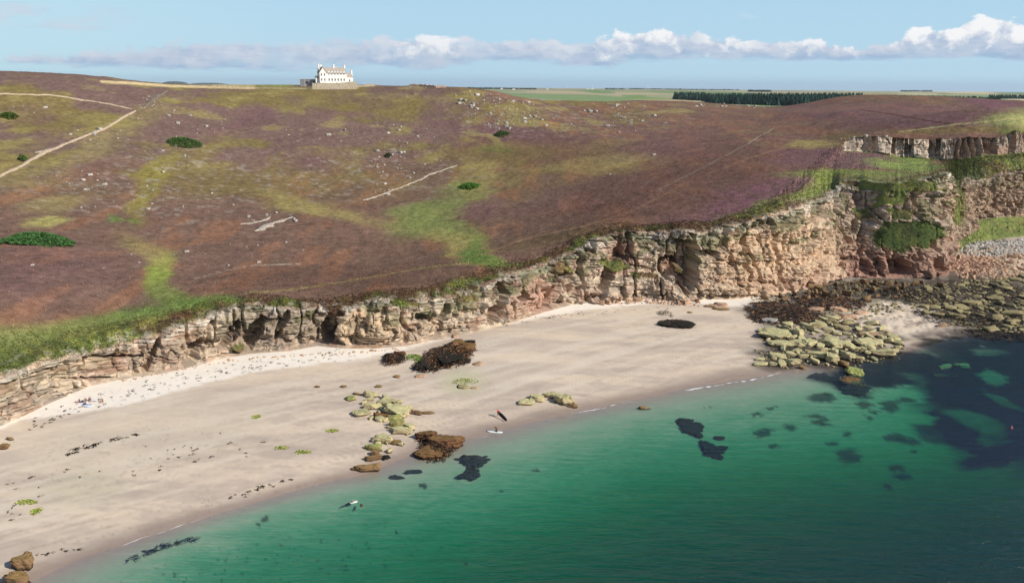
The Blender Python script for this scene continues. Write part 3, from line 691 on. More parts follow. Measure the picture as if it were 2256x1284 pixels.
        c = mixc(c, lin(48, 48, 36), blob(px + (n3 - .5) * 12 + (n2 - .5) * 34, py + (n3 - .5) * 7 + (n1 - .5) * 14, *a, .4) * .85)
    sp = sst(.72, .8, fbm(x / .7, y / .5, 3, 120)) * blob(px, py, 620, 1240, 420, 60, -10) * .55
    c = mixc(c, lin(60, 70, 50), sp)
    # thin dark drift lines
    for pts, ww, aa in [([(140,1000),(165,992),(180,984),(210,978),(230,975),(262,968),(295,958)], 2.2, 0.0)]:
        c = mixc(c, lin(70, 58, 50), line(px, py, pts, ww) * aa)
    spk = sst(.70, .76, fbm(x / 1.3 + y * .2, y / .45, 3, 133)) * (blob(px, py, 560, 835, 420, 30, -9) * dry * .4 + blob(px, py, 260, 1010, 300, 70, -8) * .22 + blob(px, py, 420, 1130, 380, 40, -14) * .25)
    c = mixc(c, lin(110, 100, 92), np.clip(spk, 0, 1))
    return c * (.93 + .09 * n3 + .05 * n2)[:, None]
scol = shore_color(SX.ravel(), SY.ravel(), SZ.ravel())
beach = mesh_obj('beach', np.stack([SX, SY, SZ], -1).reshape(-1, 3), grid_faces(1250, 500)[:, ::-1], M_SAND, cols=scol)
tag(beach, 'pale sand beach and sea bed', kind='structure')

# ------------------------------------------------------------------ water: clear, absorbing with depth
wa = np.linspace(-.95, .95, 420)
WX, WY, WZ = az_grid(wa, np.full(420, 25.0), 420.0, 300, lambda x, y: x * 0)
wdep = -shore_tps(WX.ravel(), WY.ravel())
def water_mat():
    m = bpy.data.materials.new('sea_water'); m.use_nodes = True; t = m.node_tree; t.nodes.clear(); g = N(t)
    out = g.n('ShaderNodeOutputMaterial')
    d = g.n('ShaderNodeAttribute', attribute_name='depth').outputs['Fac']
    d = g.m('MAXIMUM', d, 0.0)
    pos = g.n('ShaderNodeNewGeometry').outputs['Position']
    r1 = g.noise(g.mapv(pos, (.11, .85, 1), rot=(0, 0, math.radians(4))), 1.0, 5, .6, .5)
    r2 = g.noise(g.mapv(pos, (.5, 2.6, 1), rot=(0, 0, math.radians(-6))), 1.0, 4, .6, .4)
    rr_ = g.m('ADD', g.m('MULTIPLY', g.m('SUBTRACT', r1, .5), 2.2), g.m('MULTIPLY', g.m('SUBTRACT', r2, .5), 2.2))
    d = g.m('MAXIMUM', g.m('ADD', d, g.m('MULTIPLY', rr_, g.rng(d, 0.0, 1.6, 0.06, 1.5))), 0.0)  # varies the absorbing depth: light and dark of ripples put into the water colour
    def T(k): return g.m('EXPONENT', g.m('MULTIPLY', d, -k))
    cc = g.n('ShaderNodeCombineXYZ'); g.put(cc.inputs[0], T(ABS[0])); g.put(cc.inputs[1], T(ABS[1])); g.put(cc.inputs[2], T(ABS[2]))
    tr = g.n('ShaderNodeBsdfTransparent'); g.put(tr.inputs[0], cc.outputs[0])
    k = g.m('SUBTRACT', 1.0, T(0.55))
    sc = g.n('ShaderNodeVectorMath', operation='SCALE'); sc.inputs[0].default_value = SCAT; g.put(sc.inputs['Scale'], k)
    df = g.n('ShaderNodeBsdfDiffuse'); g.put(df.inputs[0], sc.outputs[0])
    ad = g.n('ShaderNodeAddShader'); g.put(ad.inputs[0], tr.outputs[0]); g.put(ad.inputs[1], df.outputs[0])
    n1 = g.noise(g.mapv(pos, (.16, .75, 1), rot=(0, 0, math.radians(4))), 1.0, 5, .62, .4)
    n2 = g.noise(g.mapv(pos, (.9, 2.2, 1), rot=(0, 0, math.radians(-8))), 1.0, 4, .6, .3)
    n3 = g.noise(g.mapv(pos, (.035, .11, 1), rot=(0, 0, math.radians(8))), 1.0, 3, .5)
    hgt = g.m('ADD', g.m('ADD', g.m('MULTIPLY', n1, 1.0), g.m('MULTIPLY', n2, .30)), g.m('MULTIPLY', n3, 1.6))
    bn = g.n('ShaderNodeBump'); bn.inputs['Strength'].default_value = 1.0; g.put(bn.inputs['Height'], hgt)
    g.put(bn.inputs['Distance'], g.rng(d, 0.0, 1.0, .10, .75))
    gl = g.n('ShaderNodeBsdfGlossy'); gl.inputs['Roughness'].default_value = .12; g.put(gl.inputs['Normal'], bn.outputs[0])
    fr = g.n('ShaderNodeFresnel'); fr.inputs[0].default_value = 1.33; g.put(fr.inputs['Normal'], bn.outputs[0])
    mx = g.n('ShaderNodeMixShader'); g.put(mx.inputs[0], g.m('MINIMUM', g.m('MULTIPLY', fr.outputs[0], .18), .25)); g.put(mx.inputs[1], ad.outputs[0]); g.put(mx.inputs[2], gl.outputs[0])
    g.put(out.inputs[0], mx.outputs[0])
    return m
ABS = (0.66, 0.17, 0.31); SCAT = (0.001, 0.005, 0.026)
M_WATER = water_mat()
sea = mesh_obj('water', np.stack([WX, WY, WZ], -1).reshape(-1, 3), grid_faces(420, 300)[:, ::-1], M_WATER, attrs={'depth': wdep})
tag(sea, kind='structure')
#--PART3--

# ------------------------------------------------------------------ farmland beyond the moor
FC = [hid(*a) for a in [(-500,700,30),(200,700,30),(740,700,30),(1250,700,30),(1700,700,30),(2256,700,30),(2700,700,30),(-500,1500,30),(370,1500,34),(740,1500,34),(1130,1500,33),(1300,1500,33),(1500,1700,36),(1650,1400,38),(1800,1400,38),(1950,1500,41),(2100,1500,37),(2256,1500,34),(2600,1500,32),
      (370,3000,46),(740,3000,40),(1130,3000,36),(1500,3000,37),(1900,3000,42),(2256,3000,40),(370,6000,58),(1130,6000,40),(1700,6000,44),(2256,6000,40),(370,11500,50),(1130,11500,34),(1700,11500,28),(2256,11500,30),(-500,11500,40),(2700,11500,30),(2700,5000,36),(-500,5000,45)]]
farm_tps = TPS(FC, 1e-2, 1000.0)
def farm_z(x, y):
    r = np.hypot(x, y); return farm_tps(x, y) + (fbm(x / 900, y / 900, 3, 201) - .5) * 10 * sst(1800, 4000, r)
def farm_color(x, y, z):
    px, py = proj(np.stack([x, y, z], -1)); n = len(x)
    px = px + 0; t = (py - 189 - (px - 1128) * .0075)
    cell = hsh(np.floor(x / 420 + fbm(x / 800, y / 800, 2, 5) * .4).astype(int), np.floor(y / 700).astype(int), 0, 203)
    c = np.tile(lin(172, 164, 132), (n, 1))
    c = mixc(c, lin(120, 146, 92), (cell > .70) * .8)
    c = mixc(c, lin(196, 178, 140), (cell < .22) * .7)
    c = mixc(c, lin(104, 128, 104), ((cell > .5) & (cell < .56)) * .6)
    for cx, cy, rx, ry, rot, w, col in [(1250,214,150,8,2.5,.9,lin(128,152,102)),(1120,204,60,5,2,.8,lin(128,150,110)),(1250,206,140,2.2,1,.8,lin(186,168,134)),(1320,203,36,3,3,.9,lin(112,146,90)),(1380,200,60,3,3,.5,lin(150,156,112)),(1480,212,60,5,0,.8,lin(168,166,128)),(1420,217,60,3,2,.7,lin(116,148,80)),
        (2120,203,80,4,2,.95,lin(206,192,150)),(2020,206,50,3,2,.8,lin(196,188,150)),(2240,202,50,3,4,.9,lin(104,140,94)),(2200,213,60,2.5,2,.8,lin(128,156,110)),(2240,220,20,3,0,.9,lin(210,196,164)),(2150,209,60,2,2,.6,lin(160,168,126))]:
        c = mixc(c, col, blob(px, py, cx, cy, rx, ry, rot, .15) * w)
    c = mixc(c, lin(70, 92, 84), (sst(.62, .68, fbm(x / 300, y / 90, 3, 207)) * sst(3500, 6000, np.hypot(x, y))) * .8)
    return c * (.88 + .2 * fbm(x / 40, y / 40, 3, 208))[:, None]
fa = np.linspace(-.78, .78, 900)
FX, FY, FZ = az_grid(fa, np.full(900, 720.0), 11500.0, 260, farm_z)
M_FARM = mat('farm_fields', attr='Col', nz=.10, nscale=.05, rough=.95, spec=.05)
farm = mesh_obj('farmland', np.stack([FX, FY, FZ], -1).reshape(-1, 3), grid_faces(900, 260)[:, ::-1], M_FARM, cols=farm_color(FX.ravel(), FY.ravel(), FZ.ravel()))
tag(farm, kind='structure')
def far_point(px, D):
    p = hid(px, D, 0); p[2] = float(farm_z(np.array([p[0]]), np.array([p[1]]))[0]); return p
# distant rise on the left skyline
def mound(name, px0, px1, D, z0, ztop, m):
    c = hid((px0 + px1) / 2, D, 0); w = (px1 - px0) / 2 * D / 1740; th = np.linspace(0, 2 * math.pi, 48, endpoint=False)
    V = []; 
    for k, q in enumerate(np.linspace(0, 1, 12)):
        for a in th: V.append((c[0] + w * (1 - q) * math.cos(a), c[1] + w * .8 * (1 - q) * math.sin(a), z0 + (ztop - z0) * (1 - (1 - q) ** 3.0)))
    Fs = [(k * 48 + i, k * 48 + (i + 1) % 48, (k + 1) * 48 + (i + 1) % 48, (k + 1) * 48 + i) for k in range(11) for i in range(48)]
    return mesh_obj(name, V, Fs, m)
M_FARHILL = mat('far_hill_grass', color=tuple(lin(70, 88, 80)), nz=.2, nscale=.01)
tag(mound('hill', 366, 428, 11200, 40, 86, M_FARHILL), kind='structure')
tag(mound('hill', 420, 520, 11400, 30, 71, M_FARHILL), kind='structure')

# ------------------------------------------------------------------ conifer wood
M_CONIFER = mat('conifer_needles', attr='Col', nz=.3, nscale=.8, rough=.95, spec=.05)
def conifer_mass(name, spots, hmin, hmax):
    V = []; Fs = []; C_ = []; r = np.random.default_rng(len(spots))
    for p in spots:
        h = r.uniform(hmin, hmax); w = h * r.uniform(.2, .36); col = np.array(lin(40, 60, 52)) * r.uniform(.5, 1.9); a0_ = r.uniform(0, 6)
        b = len(V); lv = 4
        V.append((p[0], p[1], p[2] + h)); C_.append(col * 1.2)
        for k in range(lv):
            q = (k + 1) / lv
            for i in range(6):
                a = a0_ + i * math.pi / 3 + k * .5; rr = w * q * r.uniform(.65, 1.25)
                V.append((p[0] + rr * math.cos(a), p[1] + rr * math.sin(a), p[2] + h * (1 - q) + r.uniform(-.3, .3))); C_.append(col * r.uniform(.7, 1.3))
        for i in range(6): Fs.append((b, b + 1 + i, b + 1 + (i + 1) % 6))
        for k in range(lv - 1):
            for i in range(6):
                q0 = b + 1 + k * 6; q1 = q0 + 6; j = (i + 1) % 6
                Fs.append((q0 + i, q1 + i, q1 + j)); Fs.append((q0 + i, q1 + j, q0 + j))
    return mesh_obj(name, V, np.array(Fs), M_CONIFER, cols=np.array(C_), smooth=False)
def along(pts, n, depth, seed):
    r = np.random.default_rng(seed); out = []
    xs = [p[0] for p in pts]; ds = [p[1] for p in pts]
    for _ in range(n):
        px = r.uniform(xs[0], xs[-1]); D = np.interp(px, xs, ds) + r.uniform(0, depth); out.append(far_point(px, D))
    return out
fw = along([(1478, 1900), (1540, 1750), (1560, 1420), (1700, 1330), (1800, 1300), (1890, 1330)], 2100, 380, 1)
tag(conifer_mass('conifer_wood', fw, 9, 18), 'dark conifer plantation beyond the moor in front of the flat farmland', 'woodland', kind='stuff')
fw = along([(1880, 1500), (2050, 1700), (2130, 1750), (2190, 1700)], 620, 60, 2)
tag(conifer_mass('shelter_belt', fw, 11, 15), 'long dark belt of trees just behind the purple heather crest on the right', 'shelter belt', kind='stuff')
fw = along([(2165, 2600), (2300, 2700)], 260, 40, 3)
tag(conifer_mass('shelter_belt', fw, 9, 13), 'dark straight belt of trees on the far fields at the right edge', 'shelter belt', kind='stuff')
fw = along([(1020, 5200), (1180, 5600)], 420, 250, 4) + along([(1330, 6300), (1620, 7000)], 500, 300, 5) + along([(1000, 3900), (1030, 3900)], 60, 60, 6) + along([(1640, 4600), (1690, 4600)], 160, 80, 7)+ along([(1970, 6500), (2040, 6500)], 160, 200, 8)
tag(conifer_mass('distant_woods', fw, 9, 14), 'scattered low dark woods along the far horizon of the farmland', 'woodland', kind='stuff')

# ------------------------------------------------------------------ generic small builders
def box_mb(V, Fs, c, s, rz=0.0):
    b = len(V); co, si = math.cos(rz), math.sin(rz)
    for dx, dy, dz in [(-1,-1,0),(1,-1,0),(1,1,0),(-1,1,0),(-1,-1,1),(1,-1,1),(1,1,1),(-1,1,1)]:
        x = dx * s[0] / 2; y = dy * s[1] / 2; V.append((c[0] + x * co - y * si, c[1] + x * si + y * co, c[2] + dz * s[2]))
    for f in [(0,3,2,1),(4,5,6,7),(0,1,5,4),(1,2,6,5),(2,3,7,6),(3,0,4,7)]: Fs.append(tuple(b + i for i in f))
def boxes(name, lst, m, parent=None):
    V = []; Fs = []
    for c, s, *r in lst: box_mb(V, Fs, c, s, *(r or [0.0]))
    return mesh_obj(name, V, Fs, m, parent, smooth=False)
def prism(name, poly, axis, a, b, m, parent=None):
    """polygon in (h, z) extruded along the other horizontal axis"""
    V = []
    for q in (a, b):
        for h, z in poly: V.append((h, q, z) if axis == 'y' else (q, h, z))
    n = len(poly); Fs = [tuple(range(n))[::-1], tuple(range(n, 2 * n))] + [(i, (i + 1) % n, n + (i + 1) % n, n + i) for i in range(n)]
    o = mesh_obj(name, V, Fs, m, parent, smooth=False)
    bm = bmesh.new(); bm.from_mesh(o.data); bmesh.ops.recalc_face_normals(bm, faces=bm.faces); bm.to_mesh(o.data); bm.free(); return o

# ------------------------------------------------------------------ rocks
_ico = {}
def ico(sub):
    if sub not in _ico:
        bm = bmesh.new(); bmesh.ops.create_icosphere(bm, subdivisions=sub, radius=1.0)
        V = np.array([v.co[:] for v in bm.verts]); Fa = np.array([[v.index for v in f.verts] for f in bm.faces]); bm.free(); _ico[sub] = (V, Fa)
    return _ico[sub]
def rock_shape(seed, sub=3, top=.62, planes=11, rough=.07, square=.65):
    r = np.random.default_rng(seed); V, Fa = ico(sub); P = np.sign(V) * np.abs(V) ** square; P /= np.maximum(np.linalg.norm(P, axis=1, keepdims=True) ** .7, 1e-6)
    for i in range(planes):
        n = r.normal(size=3); n[2] *= .35; n /= np.linalg.norm(n); off = r.uniform(.55, .9)
        d = P @ n - off; P = P - np.maximum(d, 0)[:, None] * n
    n = np.array([r.normal() * .12, r.normal() * .12, 1.0]); n /= np.linalg.norm(n); d = P @ n - top; P = P - np.maximum(d, 0)[:, None] * n * .96
    nz = vn3(P * 2.2 + seed, seed) - .5; n2 = vn3(P * 5.5 + seed, seed + 1) - .5; n3 = np.abs(vn3(P * 3.1 + seed * 3, seed + 2) - .5)
    P = P * (1 + rough * 2.2 * nz + rough * 1.3 * n2 - rough * 1.5 * np.clip(.08 - n3, 0, 1) * 10)[:, None]
    P[:, 2] = np.maximum(P[:, 2], -.55)
    lay = np.floor(P[:, 2] * 4.2 + .3 * vn3(P * 1.3, seed + 5)).astype(int); P[:, :2] *= (1 + .16 * (hsh(lay, seed, 0, 5) - .5))[:, None]
    P[:, :2] -= (P[:, :2].max(0) + P[:, :2].min(0)) / 2; P[:, :2] *= 1.04 / P[:, :2].max(0)
    P[:, 2] *= .8 / P[:, 2].max()
    return P, Fa
def rock_mesh(name, seed, m, **k):
    P, Fa = rock_shape(seed, **k); me = bpy.data.meshes.new(name)
    o = mesh_obj(name, P, Fa, m); me = o.data; bpy.data.objects.remove(o)
    return me
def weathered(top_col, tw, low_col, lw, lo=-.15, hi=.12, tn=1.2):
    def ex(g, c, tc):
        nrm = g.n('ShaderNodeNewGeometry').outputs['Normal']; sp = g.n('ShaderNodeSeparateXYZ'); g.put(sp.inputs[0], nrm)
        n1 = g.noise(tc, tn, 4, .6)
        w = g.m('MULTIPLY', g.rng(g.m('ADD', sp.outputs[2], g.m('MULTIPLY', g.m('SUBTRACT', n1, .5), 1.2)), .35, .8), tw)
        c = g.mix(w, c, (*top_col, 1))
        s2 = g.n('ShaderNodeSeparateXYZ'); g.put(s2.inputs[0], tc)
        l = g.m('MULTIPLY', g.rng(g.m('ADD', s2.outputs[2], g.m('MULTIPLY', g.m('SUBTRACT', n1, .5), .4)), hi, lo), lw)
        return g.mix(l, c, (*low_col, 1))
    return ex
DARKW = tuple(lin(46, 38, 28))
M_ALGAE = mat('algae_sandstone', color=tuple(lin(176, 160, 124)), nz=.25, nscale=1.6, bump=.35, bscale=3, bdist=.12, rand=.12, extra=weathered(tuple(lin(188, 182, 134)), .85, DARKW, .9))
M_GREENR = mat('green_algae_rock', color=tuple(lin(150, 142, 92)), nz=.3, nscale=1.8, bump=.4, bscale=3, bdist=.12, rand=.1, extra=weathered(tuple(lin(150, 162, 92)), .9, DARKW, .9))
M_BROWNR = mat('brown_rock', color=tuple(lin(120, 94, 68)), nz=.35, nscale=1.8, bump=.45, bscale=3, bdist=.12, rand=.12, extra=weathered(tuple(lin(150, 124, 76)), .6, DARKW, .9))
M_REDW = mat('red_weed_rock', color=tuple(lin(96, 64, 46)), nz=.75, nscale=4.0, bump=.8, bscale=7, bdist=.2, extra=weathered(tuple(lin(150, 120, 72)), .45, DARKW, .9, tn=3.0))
M_TANR = mat('tan_rock', color=tuple(lin(182, 150, 122)), nz=.25, nscale=1.6, bump=.4, bscale=3, bdist=.12, rand=.18)
M_GREYR = mat('grey_rock', color=tuple(lin(176, 170, 160)), nz=.25, nscale=1.6, bump=.35, bscale=3, bdist=.12, rand=.2)
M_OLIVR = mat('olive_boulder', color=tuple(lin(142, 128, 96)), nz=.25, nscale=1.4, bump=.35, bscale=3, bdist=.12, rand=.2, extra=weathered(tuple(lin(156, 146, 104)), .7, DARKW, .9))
M_WEEDR = mat('weedy_seabed_rock', color=tuple(lin(44, 40, 32)), nz=.5, nscale=2.2, bump=.5, bscale=4, bdist=.2)
M_WEED = mat('kelp', attr='Col', nz=.2, nscale=2, rough=.6, spec=.3)
LIB = {}
def lib(m, kind, n=7, **k):
    key = (m.name, kind)
    if key not in LIB: LIB[key] = [rock_mesh(kind, 100 + 17 * i + len(LIB) * 31, m, **k) for i in range(n)]
    return LIB[key]
def put_rock(me, name, px, py, w, h, hgt, rz=None, dz=0.0, base=None, tilt=.08, sink=.25):
    g_ = ground(px, py) if base is None else base
    q = ppm(g_); sa_ = abs((g_ - CAM)[2]) / np.linalg.norm(g_ - CAM); ca_ = math.sqrt(1 - sa_ ** 2)
    W_ = w / q / 2; Dd = max((h / q - hgt * ca_) / sa_, w / q * .35) / 2
    Dd = min(Dd, W_ * 3.5)
    o = bpy.data.objects.new(name, me); COL.objects.link(o)
    o.location = (g_[0], g_[1] + .0, g_[2] + hgt * (.42 - sink) + dz); o.scale = (W_ * 1.04, Dd * 1.08, hgt)
    o.rotation_euler = (random.uniform(-tilt, tilt), random.uniform(-tilt, tilt), random.uniform(-.25, .25) if rz is None else rz)
    return o
# traced rocks: material, px, py, w, h, height m, label
BIG = [
 (M_GREENR,774,879,19,13,.7,'small bright green rock at the top left end of the rock chain'),
 (M_ALGAE,818,873,36,15,1.0,'lumpy pale yellow rock heading the rock chain in mid beach'),
 (M_BROWNR,787,869,18,5,.4,'thin dark rock just above the small green rock'),
 (M_ALGAE,861,892,48,18,1.2,'broad yellow slab behind the largest slab of the rock chain'),
 (M_ALGAE,870,911,58,28,1.6,'largest pale yellow slab of the rock chain in the middle of the beach'),
 (M_ALGAE,820,899,38,15,1.0,'flat pale slab leaning left of the largest yellow slab'),
 (M_ALGAE,797,912,36,20,.9,'cracked pale slab at the left side of the rock chain'),
 (M_REDW,838,921,34,14,.9,'dark weed covered rock in the shade below the largest slab'),
 (M_GREENR,870,924,28,11,1.0,'green rock between the largest slab and the round lump'),
 (M_GREENR,875,938,34,18,1.4,'round knobbly green lump in the middle of the rock chain'),
 (M_ALGAE,884,953,44,17,1.1,'yellow rock with dark foot below the knobbly green lump'),
 (M_ALGAE,903,946,20,16,1.1,'rounded yellow rock at the right side of the rock chain'),
 (M_ALGAE,846,972,44,20,1.2,'smooth yellow slab in the lower part of the rock chain'),
 (M_GREENR,822,989,38,16,1.0,'yellow slab with a green left end low in the rock chain'),
 (M_BROWNR,872,977,36,12,.7,'long brown and cream rock right of the smooth yellow slab'),
 (M_BROWNR,826,1002,18,13,.9,'small olive brown rock joining the lower slabs'),
 (M_BROWNR,822,1013,34,13,.9,'rounded olive brown rock near the tail of the rock chain'),
 (M_BROWNR,806,1034,54,20,1.1,'flat brown slab standing in the shallows at the tail of the rock chain'),
 (M_BROWNR,917,912,21,10,.8,'small red brown angular rock alone right of the rock chain'),
 (M_BROWNR,943,910,26,7,.4,'long low brown rock beside the small angular one'),
 (M_REDW,940,965,44,24,1.4,'reddish weedy top of the large brown outcrop at the water edge'),
 (M_REDW,985,981,70,32,1.7,'large brown weed covered slab with a pale rim at the water edge'),
 (M_REDW,950,1000,66,32,1.1,'dark red weedy rock dipping into the water before the large slab'),
 (M_ALGAE,1160,889,34,14,.9,'yellow green flat rock with dark left tip near the shallow water'),
 (M_ALGAE,1182,881,28,17,1.0,'right half of the small yellow green rock pair'),
 (M_ALGAE,1216,875,38,14,1.0,'long yellow rock with dark left end on the wet sand'),
 (M_ALGAE,1243,886,42,24,1.5,'yellow green rock with reddish foot nearest the water right of the carrier'),
 (M_BROWNR,1262,897,20,9,.7,'low reddish stone at the right foot of the yellow green rock'),
 (M_BROWNR,50,1247,44,34,1.6,'upper ochre boulder with green moss cap in the bottom left corner'),
 (M_BROWNR,38,1285,44,30,1.5,'lower ochre boulder cut by the bottom left edge'),
 (M_BROWNR,10,988,22,12,.8,'dark brown rock at the left edge of the sand'),
 (M_BROWNR,22,969,14,8,.6,'small dark pointed stone above the dark rock at the left edge'),
 (M_ALGAE,1707,738,80,27,1.3,'long wedge shaped olive slab at the left end of the foreshore platform'),
 (M_ALGAE,1758,739,17,23,2.0,'upright pale block standing at the right end of the long wedge slab'),
 (M_ALGAE,1716,760,52,13,.9,'low yellow slab below the long wedge slab'),
 (M_ALGAE,1752,757,36,13,.9,'yellow slab to the right of the low slab under the upright block'),
 (M_ALGAE,1784,758,38,19,1.2,'flat yellow slab in the centre of the foreshore platform'),
 (M_ALGAE,1826,759,46,26,1.6,'broad pale yellow slab in the middle right of the foreshore platform'),
 (M_ALGAE,1864,765,34,20,1.5,'blocky yellow slab right of the broad pale slab'),
 (M_ALGAE,1907,759,48,20,1.2,'wide yellow slab near the right end of the foreshore platform'),
 (M_ALGAE,1941,781,54,16,1.5,'long smooth yellow slab with orange stain at the water edge'),
 (M_ALGAE,1977,768,14,9,.9,'small rounded yellow stone beyond the long smooth slab'),
 (M_ALGAE,1811,776,22,13,1.3,'square yellow block below the broad pale slab'),
 (M_ALGAE,1839,781,18,17,1.5,'leaning yellow block with a dark left side'),
 (M_ALGAE,1798,786,40,17,1.3,'dark sided yellow slab at the lower edge of the platform'),
 (M_ALGAE,1832,796,27,22,2.0,'tall triangular yellow slab tipped up at the water edge'),
 (M_ALGAE,1861,786,20,24,1.6,'upright yellow block beside the triangular slab'),
 (M_BROWNR,1860,805,20,16,1.0,'small striped rock reaching into the water below the upright block'),
 (M_ALGAE,1876,787,14,12,.9,'small pale stone right of the upright block'),
 (M_ALGAE,1770,788,20,11,.9,'rounded pale stone under the middle of the platform'),
 (M_ALGAE,1753,775,22,9,.7,'thin pale stone under the left of the platform'),
 (M_ALGAE,1714,788,34,15,1.0,'flat topped yellow slab of the small lower left group'),
 (M_ALGAE,1745,801,33,16,1.2,'smooth yellow slab at the right of the small lower left group'),
 (M_ALGAE,1720,804,15,16,1.1,'narrow upright stone in the small lower left group'),
 (M_ALGAE,1702,804,17,10,.8,'rounded stone left of the narrow upright stone'),
 (M_ALGAE,1703,792,18,8,.7,'tilted grey stone behind the rounded stone'),
 (M_ALGAE,1678,804,34,8,.6,'long low stone at the left tip of the small lower left group'),
 (M_ALGAE,1675,793,24,6,.5,'low grey stone nearest the open sand'),
 (M_BROWNR,1768,812,14,9,.7,'dark footed stone in the shallows right of the small group'),
 (M_OLIVR,1795,721,27,14,1.1,'tall olive boulder above the middle of the platform'),
 (M_OLIVR,1830,711,29,14,1.1,'rounded olive boulder behind the platform beside the sand gap'),
 (M_OLIVR,1866,713,28,12,1.0,'flat olive boulder at the back right of the platform'),
 (M_TANR,1848,684,36,10,.9,'pink tan slab between the weed bed and the sand gap'),
 (M_TANR,1862,698,44,12,.9,'long pale slab left of the sand gap'),
 (M_TANR,1797,683,36,9,.8,'pale greenish flat stone in the dark weed bed'),
 (M_TANR,1898,691,28,9,.8,'rounded pinkish stone on the edge of the sand gap'),
 (M_OLIVR,1856,724,36,12,.9,'cracked olive slab behind the broad pale slab'),
 (M_TANR,1914,737,60,10,.7,'very long low tan slab at the front of the sand gap'),
 (M_TANR,1924,749,36,8,.6,'low tan slab under the very long one'),
 (M_GREYR,1697,708,24,11,.9,'pale grey stone between the sand and the weed bed'),
 (M_GREYR,1684,709,10,8,.7,'small white stone left of the pale grey stone'),
 (M_GREENR,1881,826,34,20,1.7,'rounded green rock standing alone in the water off the platform'),
 (M_REDW,1872,841,44,18,.8,'weed draped foot of the green rock in the water'),
 (M_OLIVR,2081,811,28,8,.8,'small pale rock awash in the dark water'),
 (M_OLIVR,2116,809,32,11,1.0,'long rock awash furthest out in the dark water'),
 (M_REDW,2070,830,26,6,.6,'weedy rock awash left of the brown weed streak'),
 (M_OLIVR,2105,700,36,15,1.5,'egg shaped yellow boulder at the front of the right boulder field'),
 (M_OLIVR,2191,705,24,18,1.8,'round yellow boulder standing in black weed on the right'),
 (M_OLIVR,2234,693,56,13,1.3,'longest flat yellow boulder near the right edge'),
 (M_OLIVR,2139,671,38,13,1.1,'flat olive boulder in the middle of the right boulder field'),
 (M_OLIVR,2191,660,34,14,1.2,'tilted olive boulder upper right of the round one'),
 (M_OLIVR,2038,678,20,9,.9,'first rounded boulder beside the sand gap'),
 (M_OLIVR,2059,679,22,9,.9,'second rounded boulder beside the sand gap'),
 (M_OLIVR,2094,681,24,9,.9,'oval boulder above the egg shaped boulder'),
 (M_TANR,2074,719,18,9,.9,'lone pale stone at the tip of the wet sand'),
 (M_OLIVR,2225,714,20,13,1.2,'rounded boulder right of the round yellow boulder'),
 (M_OLIVR,2218,724,13,11,1.0,'small upright stone under the right boulders'),
 (M_OLIVR,2185,728,30,12,1.0,'broken flat rocks lowest in the black weed on the right'),
 (M_TANR,1588,673,28,9,.8,'grey tan slab lying on the sand at the foot of the cliff'),
 (M_TANR,1565,675,24,8,.6,'low slab left of the grey tan slab at the cliff foot'),
 (M_BROWNR,1590,682,34,4,.4,'thin dark slab on the sand below the cliff foot slabs'),
 (M_BROWNR,1520,689,10,4,.3,'tiny dark stone on the sand under the cliff'),
 (M_BROWNR,874,831,13,6,.4,'small black stone alone on the sand left of the weed mound'),
 (M_BROWNR,835,852,13,6,.4,'small brown stone above the rock chain'),
 (M_BROWNR,757,853,12,5,.4,'small brown stone left above the rock chain'),
 (M_BROWNR,700,853,10,5,.4,'leftmost small brown stone above the rock chain'),
 (M_OLIVR,1022,852,26,9,.35,'pale yellow stone half sunk in the sand below the weed mound'),
 (M_TANR,1045,855,14,5,.3,'little pinkish stone beside the half sunk yellow stone'),
 (M_TANR,1052,803,18,9,.6,'rounded pinkish stone at the right of the weed mound'),
 (M_TANR,925,829,22,8,.5,'flat pink stone at the lower left of the weed mound'),
 (M_TANR,1003,742,12,9,.6,'grey stone above the weed mound'),
 (M_BROWNR,1420,901,26,6,.6,'single dark rock breaking the surface near the shore'),
]
for i, (m, px, py, w, h, hh, lab) in enumerate(BIG):
    w *= 1.12; h *= 1.22; hh *= 1.1; big_ = w > 30
    me = rock_mesh('rock', 500 + i * 7, m, sub=5 if w > 36 else 4, top=.5 + .2 * ((i * 37) % 10) / 10, planes=12, rough=.15 if big_ else .1)
    o = put_rock(me, 'rock', px, py, w, h, hh)
    tag(o, lab, 'rock')

def in_poly(px, py, poly):
    ins = False
    for (x0, y0), (x1, y1) in zip(poly, poly[1:] + poly[:1]):
        if (y0 > py) != (y1 > py) and px < (x1 - x0) * (py - y0) / (y1 - y0) + x0: ins = not ins
    return ins
placed = [(b[1], b[2], b[3] * .5) for b in BIG]
def scatter(n, poly, wr, seed, sep=.75, asp=(.32, .5)):
    r = random.Random(seed); out = []; xs = [p[0] for p in poly]; ys = [p[1] for p in poly]; tries = 0
    while len(out) < n and tries < n * 60:
        tries += 1; px = r.uniform(min(xs), max(xs)); py = r.uniform(min(ys), max(ys))
        if not in_poly(px, py, poly): continue
        w = wr[0] + (wr[1] - wr[0]) * r.random() ** 1.8
        if any(math.hypot(px - a, (py - b) * 1.9) < (w * .5 + c) * sep for a, b, c in placed): continue
        placed.append((px, py, w * .5)); out.append((px, py, w, w * r.uniform(*asp)))
    return out
